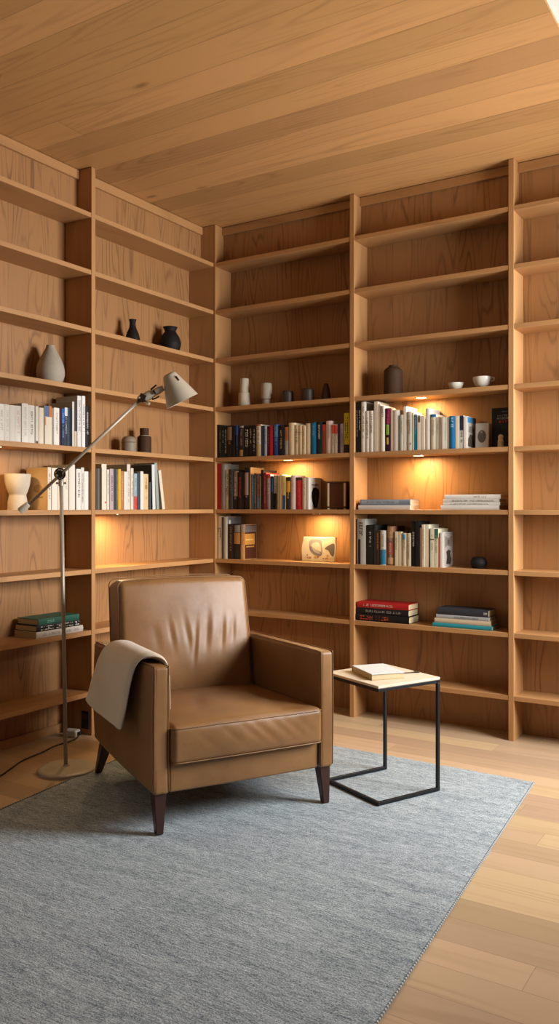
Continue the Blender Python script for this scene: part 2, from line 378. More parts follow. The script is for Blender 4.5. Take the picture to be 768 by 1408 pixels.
def glow(name, color, strength):
    N = NT(name)
    N.b.inputs['Base Color'].default_value = lin(color)
    N.b.inputs['Emission Color'].default_value = lin(color)
    N.b.inputs['Emission Strength'].default_value = strength
    return N.m
M['led'] = glow('warm_light_lens', '#ffdca0', 6)
ROWS = {
 'cups': [
  (0.0165, 0.0182, 0.204, 0.145, 0.012, '#171514', 'thin black hardback'),
  (0.038, 0.0212, 0.202, 0.145, 0.012, '#26241f', 'black book with faded lettering', {'let': '#8a7a52'}),
  (0.06, 0.0212, 0.195, 0.12, 0.012, '#14211f', 'dark green black book', {'let': '#8f9a8a'}),
  (0.079, 0.0152, 0.191, 0.12, 0.012, '#171514', 'black book with small lettering', {'let': '#e6ddcc'}),
  (0.1085, 0.0402, 0.195, 0.12, 0.012, '#211a18', 'black book with tan label', {'blk': [(0.05, 0.46, '#8a6f57', 0.08, 0.9)], 'let2': ('#b08a4a', 0.5, 0.64)}),
  (0.1385, 0.0162, 0.19, 0.12, 0.012, '#171514', 'plain black slim book'),
  (0.161, 0.0252, 0.192, 0.12, 0.012, '#1c2030', 'black and blue book', {'blk': [(0, 0.3, '#2f5aa6', 0, 0.85)], 'let': '#4668a8'}),
  (0.196, 0.0392, 0.192, 0.12, 0.012, '#2c2622', 'dark book with grey lettering', {'blk': [(0.02, 0.08, '#a59a8c', 0.1, 0.9), (0.78, 0.97, '#b1904f', 0.1, 0.75)], 'let': '#9b8b7a'}),
  (0.2345, 0.0342, 0.181, 0.12, 0.012, '#171514', 'black book with bold white letters', {'big': '#e6ddcc'}),
  (0.264, 0.0212, 0.189, 0.12, 0.012, '#171514', 'black book with gold lettering', {'let': '#cdb98c'}),
  (0.288, 0.0232, 0.183, 0.12, 0.012, '#1d1716', 'black book with pale lettering', {'let': '#c9bda8'}),
  (0.3185, 0.0322, 0.19, 0.12, 0.012, '#d9d0bd', 'cream book with orange cap', {'blk': [(0, 0.05, '#c55a2c', 0, 1), (0.62, 0.99, '#c9ac7a', 0.05, 0.95)], 'let': '#6d655a'}),
  (0.349, 0.0252, 0.181, 0.12, 0.012, '#31486a', 'steel blue book'),
  (0.371, 0.0152, 0.181, 0.12, 0.012, '#bcc6cf', 'pale blue white slim book', {'let': '#5b7390'}),
  (0.39, 0.0192, 0.176, 0.12, 0.012, '#5a1620', 'maroon book', {'let': '#8a5b58'}),
  (0.411, 0.0192, 0.178, 0.12, 0.012, '#c4242c', 'bright red slim book'),
  (0.4425, 0.0322, 0.183, 0.12, 0.012, '#2b3f83', 'royal blue book', {'blk': [(0, 0.4, '#3f6f9f', 0.0, 1)], 'let': '#7ea4c8'}),
  (0.479, 0.0372, 0.176, 0.12, 0.012, '#171514', 'black book with gold title', {'let': '#b79a58'}),
  (0.515, 0.0272, 0.165, 0.12, 0.012, '#a8a79f', 'orange topped grey book', {'blk': [(0, 0.48, '#b4672f', 0.1, 0.95)], 'let': '#6f7f95'}),
  (0.5505, 0.0382, 0.187, 0.12, 0.012, '#e3cfa6', 'tall cream book'),
  (0.5845, 0.0262, 0.173, 0.12, 0.012, '#dcc69b', 'cream book with thin band', {'blk': [(0.24, 0.25, '#5f5241', 0, 1)], 'let': '#7d6d52'}),
  (0.611, 0.0232, 0.171, 0.12, 0.012, '#e0caa0', 'cream paperback with thin band', {'blk': [(0.24, 0.25, '#5f5241', 0, 1)]}),
  (0.6335, 0.0162, 0.168, 0.12, 0.012, '#dbc496', 'slim cream paperback', {'let': '#7d6d52'}),
  (0.66, 0.0312, 0.178, 0.12, 0.012, '#e2cfab', 'wide cream book'),
  (0.696, 0.0352, 0.181, 0.12, 0.012, '#146c92', 'teal blue book', {'let2': ('#7fb4c6', 0.05, 0.5)}),
  (0.734, 0.0332, 0.182, 0.12, 0.012, '#13231f', 'dark green book with white letters', {'let': '#d8cdb8'}),
  (0.764, 0.0212, 0.167, 0.12, 0.012, '#8f4028', 'rust brown book', {'blk': [(0, 0.22, '#c1362e', 0, 0.9)]}),
  (0.7955, 0.0362, 0.185, 0.12, 0.012, '#ddc9bb', 'tall pale pink book', {'let': '#a78f80'}),
  (0.825, 0.0172, 0.164, 0.12, 0.012, '#c9b79c', 'cream book with red top', {'blk': [(0.02, 0.32, '#d0443a', 0, 1)], 'let': '#7d6753'}),
  (0.8445, 0.0182, 0.162, 0.12, 0.012, '#cdbca2', 'cream paperback with red top', {'blk': [(0.02, 0.32, '#d0443a', 0, 1)], 'let': '#7d6753'}),
  (0.8615, 0.0122, 0.166, 0.12, 0.012, '#2d2226', 'thin dark book'),
  (0.8795, 0.0202, 0.165, 0.12, 0.012, '#a3928f', 'mauve grey book', {'let': '#6b5a58'}),
  (0.909, 0.0332, 0.223, 0.145, 0.012, '#d2c31f', 'tall yellow book with black title', {'blk': [(0.79, 1, '#2a2927', 0, 1)], 'big': '#1d1c10'}),
 ],
 'redend': [
  (0.0225, 0.0342, 0.281, 0.15, 0.012, '#b10f20', 'tall bright red book'),
  (0.058, 0.0312, 0.278, 0.15, 0.012, '#8e887b', 'tall grey book'),
  (0.088, 0.0232, 0.24, 0.145, 0.012, '#d8cdb2', 'cream book with black dots', {'big': '#2b2622'}),
  (0.117, 0.0292, 0.244, 0.145, 0.012, '#3a3a38', 'charcoal book', {'let': '#77756c'}),
  (0.1505, 0.0322, 0.233, 0.145, 0.012, '#8c7a6a', 'brown book with dark foot', {'blk': [(0.66, 1, '#1d1512', 0, 1)], 'let': '#d6cab8'}),
  (0.1855, 0.0262, 0.226, 0.145, 0.012, '#261715', 'black book with red letters', {'let': '#b5433c'}),
  (0.2065, 0.0122, 0.225, 0.145, 0.012, '#1a1615', 'thin black book'),
  (0.2335, 0.0362, 0.251, 0.145, 0.012, '#181613', 'tall black book with taupe label', {'blk': [(0.12, 0.66, '#a68f86', 0.1, 0.85)], 'let2': ('#c7b590', 0.68, 0.76)}),
  (0.2585, 0.0082, 0.253, 0.155, 0.012, '#b58a5a', 'tall tan book'),
  (0.2755, 0.0242, 0.207, 0.145, 0.012, '#5f86a3', 'light blue book', {'let': '#a8bac6'}),
  (0.2955, 0.0122, 0.215, 0.145, 0.012, '#4d4a46', 'slim grey book', {'let': '#b7aea0'}),
  (0.317, 0.0252, 0.212, 0.145, 0.012, '#8b6a62', 'brown and blue book', {'blk': [(0.65, 0.95, '#5b7f9a', 0.1, 1)], 'let': '#3f2420'}),
  (0.3345, 0.0062, 0.2, 0.145, 0.012, '#cdc6ba', 'thin white book'),
  (0.3475, 0.0162, 0.235, 0.155, 0.012, '#15110f', 'tall black book'),
  (0.3665, 0.0182, 0.217, 0.145, 0.012, '#7d2420', 'dark red book', {'let': '#c08a72'}),
  (0.3915, 0.0262, 0.207, 0.145, 0.012, '#94807c', 'grey book with red top', {'blk': [(0, 0.12, '#b43a3a', 0, 1)], 'let': '#d8c9bd'}),
  (0.4155, 0.0162, 0.195, 0.12, 0.012, '#141416', 'black book with blue band', {'blk': [(0.05, 0.48, '#2d5c8e', 0.4, 1)]}),
  (0.4365, 0.0242, 0.201, 0.145, 0.012, '#1a1a1c', 'black book with white top', {'blk': [(0.03, 0.53, '#cfd0cc', 0.05, 0.95)], 'let': '#2c2c30'}),
  (0.4555, 0.0122, 0.195, 0.12, 0.012, '#8d7452', 'slim spotted tan book', {'let': '#3c3126'}),
  (0.4755, 0.0222, 0.204, 0.145, 0.012, '#ecd9a6', 'pale yellow book'),
  (0.4995, 0.0202, 0.197, 0.12, 0.012, '#e7cf86', 'yellow book with blue foot', {'blk': [(0.58, 1, '#1d4f86', 0, 1)], 'let': '#a88f46'}),
  (0.5265, 0.0302, 0.188, 0.12, 0.012, '#2e2d2c', 'dark book with orange middle', {'blk': [(0.12, 0.46, '#d79a2c', 0.05, 0.95)], 'let': '#d8b04a'}),
  (0.5585, 0.0302, 0.199, 0.12, 0.012, '#e3cbc0', 'pale pink book', {'let': '#c4aaa0'}),
  (0.5965, 0.0402, 0.186, 0.12, 0.012, '#c8222a', 'bright red book', {'blk': [(0, 0.1, '#4a382c', 0, 1)], 'let': '#e06a62'}),
  (0.6345, 0.0282, 0.184, 0.12, 0.012, '#e1d2b6', 'cream book', {'let': '#b9a888'}),
  (0.657, 0.0132, 0.184, 0.15, 0.012, '#e9dfcd', 'white book with dark cover picture', {'side': [('poly', [(0.42, 0.04), (0.7, 0.05), (0.8, 0.3), (0.86, 0.52), (0.8, 0.64), (0.6, 0.7), (0.36, 0.68), (0.22, 0.56), (0.2, 0.4), (0.28, 0.22)], '#1c1b1a'), ('poly', [(0.5, 0.1), (0.62, 0.12), (0.66, 0.4), (0.56, 0.5), (0.48, 0.3)], '#4a4743'), ('rect', 0.2, 0.75, 0.76, 0.8, '#8c8378')]}),
 ],
 'shell': [
  (0.0255, 0.0502, 0.259, 0.15, 0.012, '#d8cab0', 'tall cream book with black characters', {'blk': [(0.0, 1, '#e6ddcd', 0.8, 1)], 'big2': ('#1f1b18', 0.27, 0.62)}),
  (0.0565, 0.0082, 0.255, 0.15, 0.012, '#3e4143', 'thin slate grey book'),
  (0.077, 0.0292, 0.256, 0.155, 0.012, '#cfc9bc', 'tall pale grey book', {'side': [('rect', 0, 1, 0, 1, '#7c7b78'), ('rect', 0.1, 0.22, 0.84, 0.93, '#e3e0d8')]}),
  (0.116, 0.0392, 0.214, 0.145, 0.012, '#2a1b16', 'dark brown book', {'let': '#9c8a74'}),
  (0.1625, 0.0482, 0.211, 0.12, 0.012, '#23201a', 'black book with picture band', {'blk': [(0.02, 0.22, '#8c8880', 0.1, 1), (0.24, 0.56, '#b98142', 0, 1)]}),
  (0.2035, 0.0302, 0.21, 0.13, 0.012, '#dba86a', 'tan book with brown picture cover', {'blk': [(0, 0.2, '#a79a8e', 0, 1), (0.22, 0.58, '#c98a48', 0, 1)], 'let': '#f0dcae', 'side': [('rect', 0, 1, 0, 1, '#4a2515'), ('rect', 0, 0.85, 0.42, 0.74, '#c58a3e'), ('rect', 0, 1, 0.78, 0.98, '#6b6462'), ('rect', 0.1, 0.8, 0.34, 0.38, '#b98a4a'), ('rect', 0.05, 0.7, 0.55, 0.58, '#e8c27a')]}),
 ],
 'bowls': [
  (0.9745, 0.0142, 0.28, 0.145, 0.012, '#141311', 'tall black book with white lettering', {'let': '#b8b2a4'}),
  (0.9905, 0.0142, 0.279, 0.145, 0.012, '#1d1b19', 'tall black slim book', {'let': '#e6ddcc'}),
  (1.012, 0.0252, 0.279, 0.145, 0.012, '#e6ddcc', 'tall white book', {'let': '#8a8172'}),
  (1.0375, 0.0222, 0.226, 0.095, 0.012, '#e6ddcc', 'short white paperback with emblem', {'let': '#55504a'}),
  (1.0625, 0.0242, 0.226, 0.095, 0.012, '#ebe3d3', 'short white paperback', {'let': '#55504a'}),
  (1.089, 0.0212, 0.275, 0.155, 0.012, '#dccdb4', 'tall beige book'),
  (1.108, 0.0152, 0.259, 0.145, 0.012, '#e4d9c4', 'white book with small dark mark'),
  (1.1295, 0.0242, 0.249, 0.145, 0.012, '#e8dfcd', 'white book with black title', {'let2': ('#2d2926', 0.02, 0.3)}),
  (1.159, 0.0272, 0.234, 0.145, 0.012, '#2c1226', 'dark book with green and pink title', {'blk': [(0.38, 0.62, '#7cc629', 0.15, 0.8), (0.0, 0.36, '#8a2342', 0.3, 1), (0.68, 0.84, '#d0b437', 0.3, 0.7)], 'let': '#e04a86'}),
  (1.182, 0.0112, 0.229, 0.155, 0.012, '#dab9aa', 'slim pale pink book'),
  (1.208, 0.0372, 0.221, 0.155, 0.012, '#e6dece', 'wide white book'),
  (1.2315, 0.0062, 0.191, 0.12, 0.012, '#5d8f8c', 'thin teal book'),
  (1.2435, 0.0142, 0.193, 0.12, 0.012, '#ddd3bb', 'cream book with grey lettering', {'let': '#7c745f'}),
  (1.2615, 0.0162, 0.237, 0.155, 0.012, '#efe8d8', 'tall white book under the light'),
  (1.2865, 0.0282, 0.209, 0.145, 0.012, '#c5bca6', 'beige book with grey lettering', {'let2': ('#6f6755', 0.1, 0.6), 'big2': ('#4d463c', 0.8, 0.97)}),
  (1.3065, 0.0082, 0.204, 0.145, 0.012, '#c9c7ad', 'slim pale green book'),
  (1.3205, 0.0162, 0.192, 0.12, 0.012, '#1d7e97', 'teal book with grey top', {'blk': [(0, 0.4, '#6c7480', 0.1, 1)], 'let': '#8ab4bd'}),
  (1.341, 0.0192, 0.184, 0.12, 0.012, '#e6dac9', 'white book with dark stamp', {'blk': [(0.02, 0.2, '#6d6153', 0.2, 0.9)]}),
  (1.3635, 0.0202, 0.181, 0.12, 0.012, '#e2d3b8', 'cream paperback'),
  (1.389, 0.0232, 0.219, 0.155, 0.012, '#e9e2d6', 'tall white book with side in view'),
  (1.42, 0.0312, 0.186, 0.12, 0.012, '#ddd2bb', 'cream book with blue top', {'blk': [(0, 0.08, '#2b6a96', 0, 1)], 'let': '#a3997f'}),
  (1.4445, 0.0182, 0.17, 0.12, 0.012, '#d9cfba', 'grey white paperback', {'let': '#aa9f8a'}),
  (1.461, 0.0112, 0.169, 0.12, 0.012, '#e2d8c5', 'slim white paperback', {'let': '#b1a792'}),
  (1.475, 0.0132, 0.168, 0.12, 0.012, '#d6ccb8', 'pale grey paperback'),
  (1.489, 0.0112, 0.167, 0.12, 0.012, '#e3dac8', 'thin white paperback', {'let': '#b1a792'}),
  (1.5025, 0.0122, 0.167, 0.12, 0.012, '#dacfb9', 'cream white paperback'),
  (1.5255, 0.0282, 0.17, 0.12, 0.012, '#1f74a8', 'bright blue book with white title', {'let2': ('#e6eef2', 0.05, 0.4)}),
  (1.553, 0.0212, 0.169, 0.12, 0.012, '#e6dcc6', 'cream white book'),
  (1.5755, 0.0202, 0.17, 0.12, 0.012, '#d9d4c9', 'white book with navy title', {'blk': [(0, 0.45, '#1f2d4a', 0.05, 0.95)], 'let': '#39435a'}),
  (1.5965, 0.0182, 0.165, 0.14, 0.012, '#ece3d2', 'white book with blue picture cover', {'side': [('rect', 0, 1, 0, 1, '#a9a49c'), ('rect', 0, 1, 0.82, 1, '#3f7ba6'), ('poly', [(0.05, 0.06), (0.6, 0.04), (0.72, 0.2), (0.6, 0.42), (0.3, 0.46), (0.08, 0.3)], '#4a4038'), ('poly', [(0.1, 0.52), (0.5, 0.48), (0.8, 0.6), (0.6, 0.72), (0.2, 0.7)], '#7d7468')]}),
 ],
 'pot': [
  (0.9995, 0.0522, 0.251, 0.15, 0.012, '#a7a498', 'tall grey book with black figure', {'blk': [(0.45, 1, '#24221f', 0.15, 0.45)], 'big2': ('#24221f', 0.02, 0.42)}),
  (1.0535, 0.0422, 0.218, 0.145, 0.012, '#191815', 'black book with white title', {'let': '#cfc8b6'}),
  (1.0825, 0.0122, 0.218, 0.145, 0.012, '#2c2b28', 'thin dark grey book'),
  (1.099, 0.0172, 0.191, 0.12, 0.012, '#3a2417', 'black and orange mottled book', {'let': '#d07a2c'}),
  (1.13, 0.0332, 0.189, 0.12, 0.012, '#d5d0c4', 'white book with blue foot', {'blk': [(0.55, 0.98, '#2c7ea8', 0, 1)], 'let': '#8a8a86'}),
  (1.174, 0.0392, 0.213, 0.145, 0.012, '#7c5440', 'brown book with colourful picture', {'blk': [(0.02, 0.3, '#a9805a', 0.05, 0.95), (0.42, 0.72, '#a24a30', 0.1, 0.9), (0.8, 0.97, '#c09a6a', 0.1, 0.95)], 'let': '#d8bfa2'}),
  (1.2105, 0.0182, 0.184, 0.12, 0.012, '#decfae', 'slim cream book', {'let': '#a08f6c'}),
  (1.23, 0.0172, 0.184, 0.12, 0.012, '#d6c6a2', 'cream book with tan edge'),
  (1.2555, 0.0262, 0.177, 0.12, 0.012, '#d2c2a2', 'cream book with blue square', {'blk': [(0.04, 0.2, '#3a92bd', 0.1, 0.8)], 'let': '#9a8866'}),
  (1.282, 0.0232, 0.177, 0.12, 0.012, '#c9b896', 'beige paperback', {'let': '#8d7c5c'}),
  (1.3085, 0.0202, 0.242, 0.155, 0.012, '#121213', 'tall black book with white title', {'let2': ('#e6ddcc', 0.25, 0.62)}),
  (1.332, 0.0212, 0.241, 0.155, 0.012, '#17181a', 'tall black book'),
  (1.3505, 0.0102, 0.207, 0.145, 0.012, '#d49a84', 'thin salmon book'),
  (1.3655, 0.0162, 0.224, 0.15, 0.012, '#ddd0b2', 'tall cream paperback', {'let': '#a3956f'}),
  (1.385, 0.0192, 0.224, 0.15, 0.012, '#e2d6ba', 'cream hardback'),
  (1.415, 0.0212, 0.205, 0.145, 0.012, '#e3dabd', 'cream book with dark mark', {'blk': [(0.27, 0.3, '#2f2c28', 0, 1)], 'let': '#a3956f'}),
  (1.438, 0.0212, 0.203, 0.145, 0.012, '#dccfae', 'cream book with green label', {'blk': [(0, 0.25, '#2d6a4c', 0, 1)], 'let': '#a3956f'}),
  (1.4535, 0.0062, 0.156, 0.12, 0.012, '#b34a32', 'thin red book'),
  (1.466, 0.0152, 0.183, 0.15, 0.012, '#e9e2d4', 'white book with photo cover', {'side': [('rect', 0, 1, 0, 1, '#b5aaa0'), ('poly', [(0.3, 0.08), (0.75, 0.06), (0.85, 0.2), (0.7, 0.38), (0.8, 0.45), (0.55, 0.5), (0.3, 0.44), (0.38, 0.3)], '#453a35'), ('poly', [(0.15, 0.55), (0.4, 0.62), (0.85, 0.58), (0.9, 0.9), (0.5, 0.84), (0.12, 0.92)], '#8f8078'), ('poly', [(0.4, 0.66), (0.6, 0.64), (0.66, 0.78), (0.45, 0.8)], '#6d5f58')]}),
 ],
 'greyvase': [
  (-1.5905, 0.0302, 0.167, 0.12, 0.012, '#e2dacb', 'plain white book', {'let': '#b9b09f'}),
  (-1.557, 0.0312, 0.167, 0.12, 0.012, '#ded6c6', 'white book with faint title', {'let': '#c2b9a8'}),
  (-1.5245, 0.0302, 0.167, 0.12, 0.012, '#e0d8c9', 'white paperback'),
  (-1.4915, 0.0322, 0.168, 0.12, 0.012, '#e4dccd', 'white book with faint red mark', {'let': '#d2a598'}),
  (-1.4545, 0.0362, 0.183, 0.12, 0.012, '#e9e2d4', 'taller white book', {'let': '#c2b9a8'}),
  (-1.4115, 0.0402, 0.179, 0.12, 0.012, '#e1d9ca', 'white book with grey speckled title', {'let': '#6f675c'}),
  (-1.3795, 0.0182, 0.178, 0.12, 0.012, '#ddd3c0', 'slim white book with dark foot', {'blk': [(0.93, 1, '#5b4030', 0.1, 0.8)]}),
  (-1.3525, 0.0282, 0.173, 0.12, 0.012, '#e3d5ba', 'cream book'),
  (-1.311, 0.0452, 0.185, 0.14, 0.012, '#dfd2b8', 'cream book with blue and orange top', {'blk': [(0, 0.28, '#4b6691', 0, 0.55), (0, 0.28, '#c9742c', 0.55, 1), (0.3, 0.5, '#c8864c', 0, 0.12)]}),
  (-1.2805, 0.0102, 0.178, 0.12, 0.012, '#8f8a80', 'thin grey book'),
  (-1.2575, 0.0342, 0.182, 0.12, 0.012, '#e6ddcf', 'white book with small title', {'let': '#9b9284'}),
  (-1.2345, 0.0082, 0.183, 0.12, 0.012, '#54302a', 'thin dark red book'),
  (-1.2195, 0.0182, 0.182, 0.12, 0.012, '#24509a', 'blue book', {'let': '#8aa7d8', 'blk': [(0.4, 1, '#152641', 0, 1)]}),
  (-1.1995, 0.0182, 0.189, 0.12, 0.012, '#c9cfd4', 'white and navy book', {'blk': [(0.22, 1, '#1d2636', 0, 1)], 'let': '#b9c3cf'}),
  (-1.1755, 0.0262, 0.189, 0.12, 0.012, '#1d2b38', 'dark navy book'),
  (-1.152, 0.0132, 0.223, 0.15, 0.012, '#cdc8bf', 'tall pale grey book'),
  (-1.135, 0.0172, 0.184, 0.12, 0.012, '#393530', 'dark grey book with beige label', {'blk': [(0.58, 1, '#cdb99b', 0, 0.9)]}),
  (-1.1055, 0.0262, 0.258, 0.155, 0.012, '#dcd8d0', 'tallest white book', {'let': '#8a857c'}),
  (-1.0795, 0.0222, 0.26, 0.155, 0.012, '#e4e0d8', 'tall white slim book', {'let': '#6a655e'}),
  (-1.0485, 0.0222, 0.212, 0.145, 0.012, '#1c1e22', 'black book with white lettering', {'let': '#e3e0d8'}),
 ],
 'goblet': [
  (-1.306, 0.0212, 0.206, 0.15, 0.012, '#e2d3ba', 'book with a tan cover', {'let': '#8d7a60', 'side': [('rect', 0, 1, 0, 1, '#efc58a'), ('ell', 0.45, 0.5, 0.22, 0.1, '#cf9f62'), ('rect', 0.2, 0.62, 0.28, 0.31, '#b98a50')]}),
  (-1.271, 0.0372, 0.204, 0.145, 0.012, '#e9ddc9', 'wide cream white book'),
  (-1.243, 0.0132, 0.2, 0.145, 0.012, '#e2d2ba', 'slim cream book'),
  (-1.2245, 0.0162, 0.203, 0.145, 0.012, '#e8ddcb', 'pale cream book'),
  (-1.1975, 0.0322, 0.207, 0.145, 0.012, '#e5d8c4', 'cream white hardback', {'let': '#bfae94'}),
  (-1.1675, 0.0182, 0.225, 0.155, 0.012, '#e0d3c0', 'tall cream book'),
  (-1.1465, 0.0202, 0.226, 0.155, 0.012, '#e4dacb', 'tall white book'),
  (-1.112, 0.0312, 0.205, 0.145, 0.012, '#e6dfd2', 'white book with black title', {'let': '#3d3833'}),
  (-1.084, 0.0212, 0.214, 0.145, 0.012, '#ddd6c9', 'white book with small grey title', {'let': '#6f6a62'}),
  (-1.0565, 0.0282, 0.195, 0.12, 0.012, '#e8e2d6', 'short white book'),
 ],
 'canister': [
  (-0.9875, 0.0162, 0.214, 0.145, 0.012, '#45423c', 'dark grey book'),
  (-0.971, 0.0132, 0.214, 0.145, 0.012, '#6f6553', 'grey brown book'),
  (-0.9565, 0.0122, 0.217, 0.15, 0.012, '#3d362c', 'dark brown slim book'),
  (-0.9295, 0.0362, 0.238, 0.155, 0.012, '#e0d5be', 'tall cream book with red dot', {'blk': [(0.82, 0.86, '#c8452f', 0.55, 0.85)]}),
  (-0.902, 0.0172, 0.211, 0.145, 0.012, '#d9cdb4', 'cream book with grey lettering', {'let': '#847a68'}),
  (-0.8765, 0.0282, 0.215, 0.145, 0.012, '#b9a0a2', 'mauve book with purple lettering', {'let': '#6d4a63'}),
  (-0.8505, 0.0182, 0.215, 0.145, 0.012, '#343c41', 'slate grey book'),
  (-0.8345, 0.0122, 0.214, 0.145, 0.012, '#6d6750', 'thin olive book', {'let': '#b9ad7c'}),
  (-0.8175, 0.0202, 0.216, 0.145, 0.012, '#d2a534', 'mustard yellow book'),
  (-0.7945, 0.0202, 0.206, 0.145, 0.012, '#b5793f', 'orange brown book', {'let': '#d8b184'}),
  (-0.7675, 0.0242, 0.204, 0.145, 0.012, '#ddd4c6', 'white paperback'),
  (-0.741, 0.0252, 0.245, 0.155, 0.012, '#d9cdbc', 'tall white book', {'let': '#a89c8b'}),
  (-0.7155, 0.0222, 0.225, 0.145, 0.012, '#d5cab9', 'white book with grey title', {'let': '#8d8374'}),
  (-0.691, 0.0232, 0.197, 0.12, 0.012, '#9fb3b8', 'pale blue book with red foot', {'blk': [(0.63, 1, '#d8352a', 0, 1)], 'let': '#6f8790'}),
  (-0.6655, 0.0222, 0.204, 0.145, 0.012, '#2c4048', 'dark teal book'),
  (-0.6395, 0.0242, 0.21, 0.145, 0.012, '#e1d8ca', 'white slim book'),
  (-0.602, 0.0432, 0.197, 0.12, 0.012, '#d7b98c', 'tan book with orange mark', {'blk': [(0.3, 0.42, '#b98348', 0.3, 0.75)], 'let': '#a5814f'}),
  (-0.567, 0.0132, 0.152, 0.12, 0.012, '#4a4c4c', 'small dark slip book'),
  (-0.5365, 0.0242, 0.252, 0.155, 0.012, '#d0d4d0', 'tall book with dark grey cover', {'lean': -0.03, 'side': [('rect', 0, 1, 0, 1, '#4b4843')]}),
  (-0.5, 0.0232, 0.263, 0.155, 0.012, '#9a9f96', 'tall grey leaning book', {'lean': -0.07}),
  (-0.4495, 0.0242, 0.224, 0.145, 0.012, '#d8cdb4', 'cream leaning book', {'lean': -0.16}),
 ],
}
# ------------------------------------------------------------------ room shell
H = 2.9
XR, YF = 3.5, -5.6           # window wall and the wall behind the viewer
DL, DB = .19, .165           # depth of the shelves on the two walls
struct(obj('floor', newbox(-DL-.15, XR+.15, YF-.15, DB+.15, -.06, 0), M['floor']))
struct(obj('ceiling', newbox(-DL-.15, 2.32, YF-.15, DB+.15, H, H+.05), M['ceiling']))
struct(obj('ceiling_plaster', newbox(2.32, XR+.15, YF-.15, DB+.15, H+.012, H+.062), M['plaster']))
struct(obj('wall_left', newbox(-DL-.15, -DL-.014, YF, DB+.014, 0, H), M['warm_plaster']))
struct(obj('wall_back', newbox(-DL-.15, XR, DB+.014, DB+.15, 0, H), M['warm_plaster']))
struct(obj('wall_front', newbox(-DL-.15, XR, YF-.15, YF, 0, H), M['far_plaster']))
WY0, WY1, WZ0, WZ1 = -1.05, .12, .95, 2.35
b = bmesh.new()
box(b, XR, XR+.15, YF, WY0, 0, H); box(b, XR, XR+.15, WY1, DB+.014, 0, H)
box(b, XR, XR+.15, WY0, WY1, 0, WZ0); box(b, XR, XR+.15, WY0, WY1, WZ1, H)
struct(obj('wall_right', b, M['far_plaster']))
b = bmesh.new()
for y in (WY0, (WY0+WY1)/2-.025, WY1-.05): box(b, XR+.03, XR+.09, y, y+.05, WZ0, WZ1)
for z in (WZ0, WZ1-.05): box(b, XR+.03, XR+.09, WY0, WY1, z, z+.05)
struct(obj('window_1', b, M['upright']))

# ------------------------------------------------------------------ shelving
SZ = [2.6635, 2.3719, 2.0751, 1.7757, 1.4662, 1.1501, .8475, .5371, .2248]   # shelf tops
TH = .024
LA = -1.0245      # middle of the upright on the left run
UB, UC = .9505, 1.837
UT = .0275        # upright thickness
LEND, BEND = -2.06, 2.75

bl = thing('bookcase', 'oak wall shelving behind the floor lamp, running from corner to window-less wall edge', 'bookcase', (0,0,0))
bl['label'] = 'built-in oak shelving behind the floor lamp, holding the grey vase and black jugs'
bb = thing('bookcase', 'built-in oak shelving behind the side table, holding the red book stack and bowls', 'bookcase', (0,0,0))
BV = .0012
def upright_l(y0, y1): obj('upright', newbox(-DL, 0, y0, y1, 0, H-.002, bev=BV, seg=1), M['upright'], bl)
def upright_b(x0, x1): obj('upright', newbox(x0, x1, 0, DB, 0, H-.002, bev=BV, seg=1), M['upright'], bb)
upright_l(LEND-UT, LEND); upright_l(LA-UT/2, LA+UT/2); upright_l(0.0005, .018)
upright_b(-.0, .013); upright_b(UB-UT/2, UB+UT/2); upright_b(UC-UT/2, UC+UT/2); upright_b(BEND, BEND+UT)
bays_l = [(LEND, LA-UT/2), (LA+UT/2, 0.0)]
bays_b = [(.013, UB-UT/2), (UB+UT/2, UC-UT/2), (UC+UT/2, BEND)]
TL, TB = .10, .085     # shallower depth of the topmost opening
for y0, y1 in bays_l:
    obj('back_panel', newbox(-DL-.012, -DL, y0, y1, 0, SZ[0]-TH), M['panel_left'], bl)
    obj('upper_back_panel', newbox(-TL-.012, -TL, y0, y1, SZ[0], H-.002), M['panel_left'], bl)
    obj('cornice_strip', newbox(-TL, -TL+.016, y0, y1, H-.05, H-.003, bev=.002, seg=1), M['shelf_left'], bl)
    obj('plinth_strip', newbox(-DL, -DL+.012, y0, y1, 0, .045, bev=.002, seg=1), M['shelf_left'], bl)
    for z in SZ: obj('shelf', newbox(-DL, -.0015, y0, y1, z-TH, z, bev=BV, seg=1), M['shelf_left'], bl)
for x0, x1 in bays_b:
    obj('back_panel', newbox(x0, x1, DB, DB+.012, 0, SZ[0]-TH), M['panel_back'], bb)
    obj('upper_back_panel', newbox(x0, x1, TB, TB+.012, SZ[0], H-.002), M['panel_back'], bb)
    obj('cornice_strip', newbox(x0, x1, TB-.016, TB, H-.05, H-.003, bev=.002, seg=1), M['shelf_back'], bb)
    for z in SZ: obj('shelf', newbox(x0, x1, .0015, DB, z-TH, z, bev=BV, seg=1), M['shelf_back'], bb)

def puck(x, y, iz, parent, power, tilt=None):
    z = SZ[iz]-TH
    r = obj('recessed_light', lathe([(0, 0), (.034, 0), (.034, -.003), (.029, -.004), (.029, -.002), (0, -.002)][::-1], 32, origin=(x, y, z)), M['chrome'], parent, 40)
    obj('light_lens', lathe([(0, -.0035), (.0285, -.0035), (.0285, -.0015), (0, -.0015)], 32, origin=(x, y, z)), M['led'], r)
    ld = bpy.data.lights.new('shelf_light', 'AREA'); ld.shape = 'DISK'; ld.size = .05
    ld.energy = power; ld.color = (1, .70, .36)
    lo = bpy.data.objects.new('shelf_light', ld); COL.objects.link(lo); lo.location = (x, y, z-.008)
    if tilt: lo.rotation_euler = tilt
    lo.parent = r
PW = 2.6
puck(1.335, .06, 3, bb, PW)         # over the white books
puck(1.32, .06, 4, bb, PW*1.2)       # over the empty lit shelf
puck(.50, .06, 4, bb, PW)
puck(.70, .06, 5, bb, PW*.9)
puck(-.065, -.80, 5, bl, PW)
puck(-.045, -1.60, 4, bl, PW*.4)

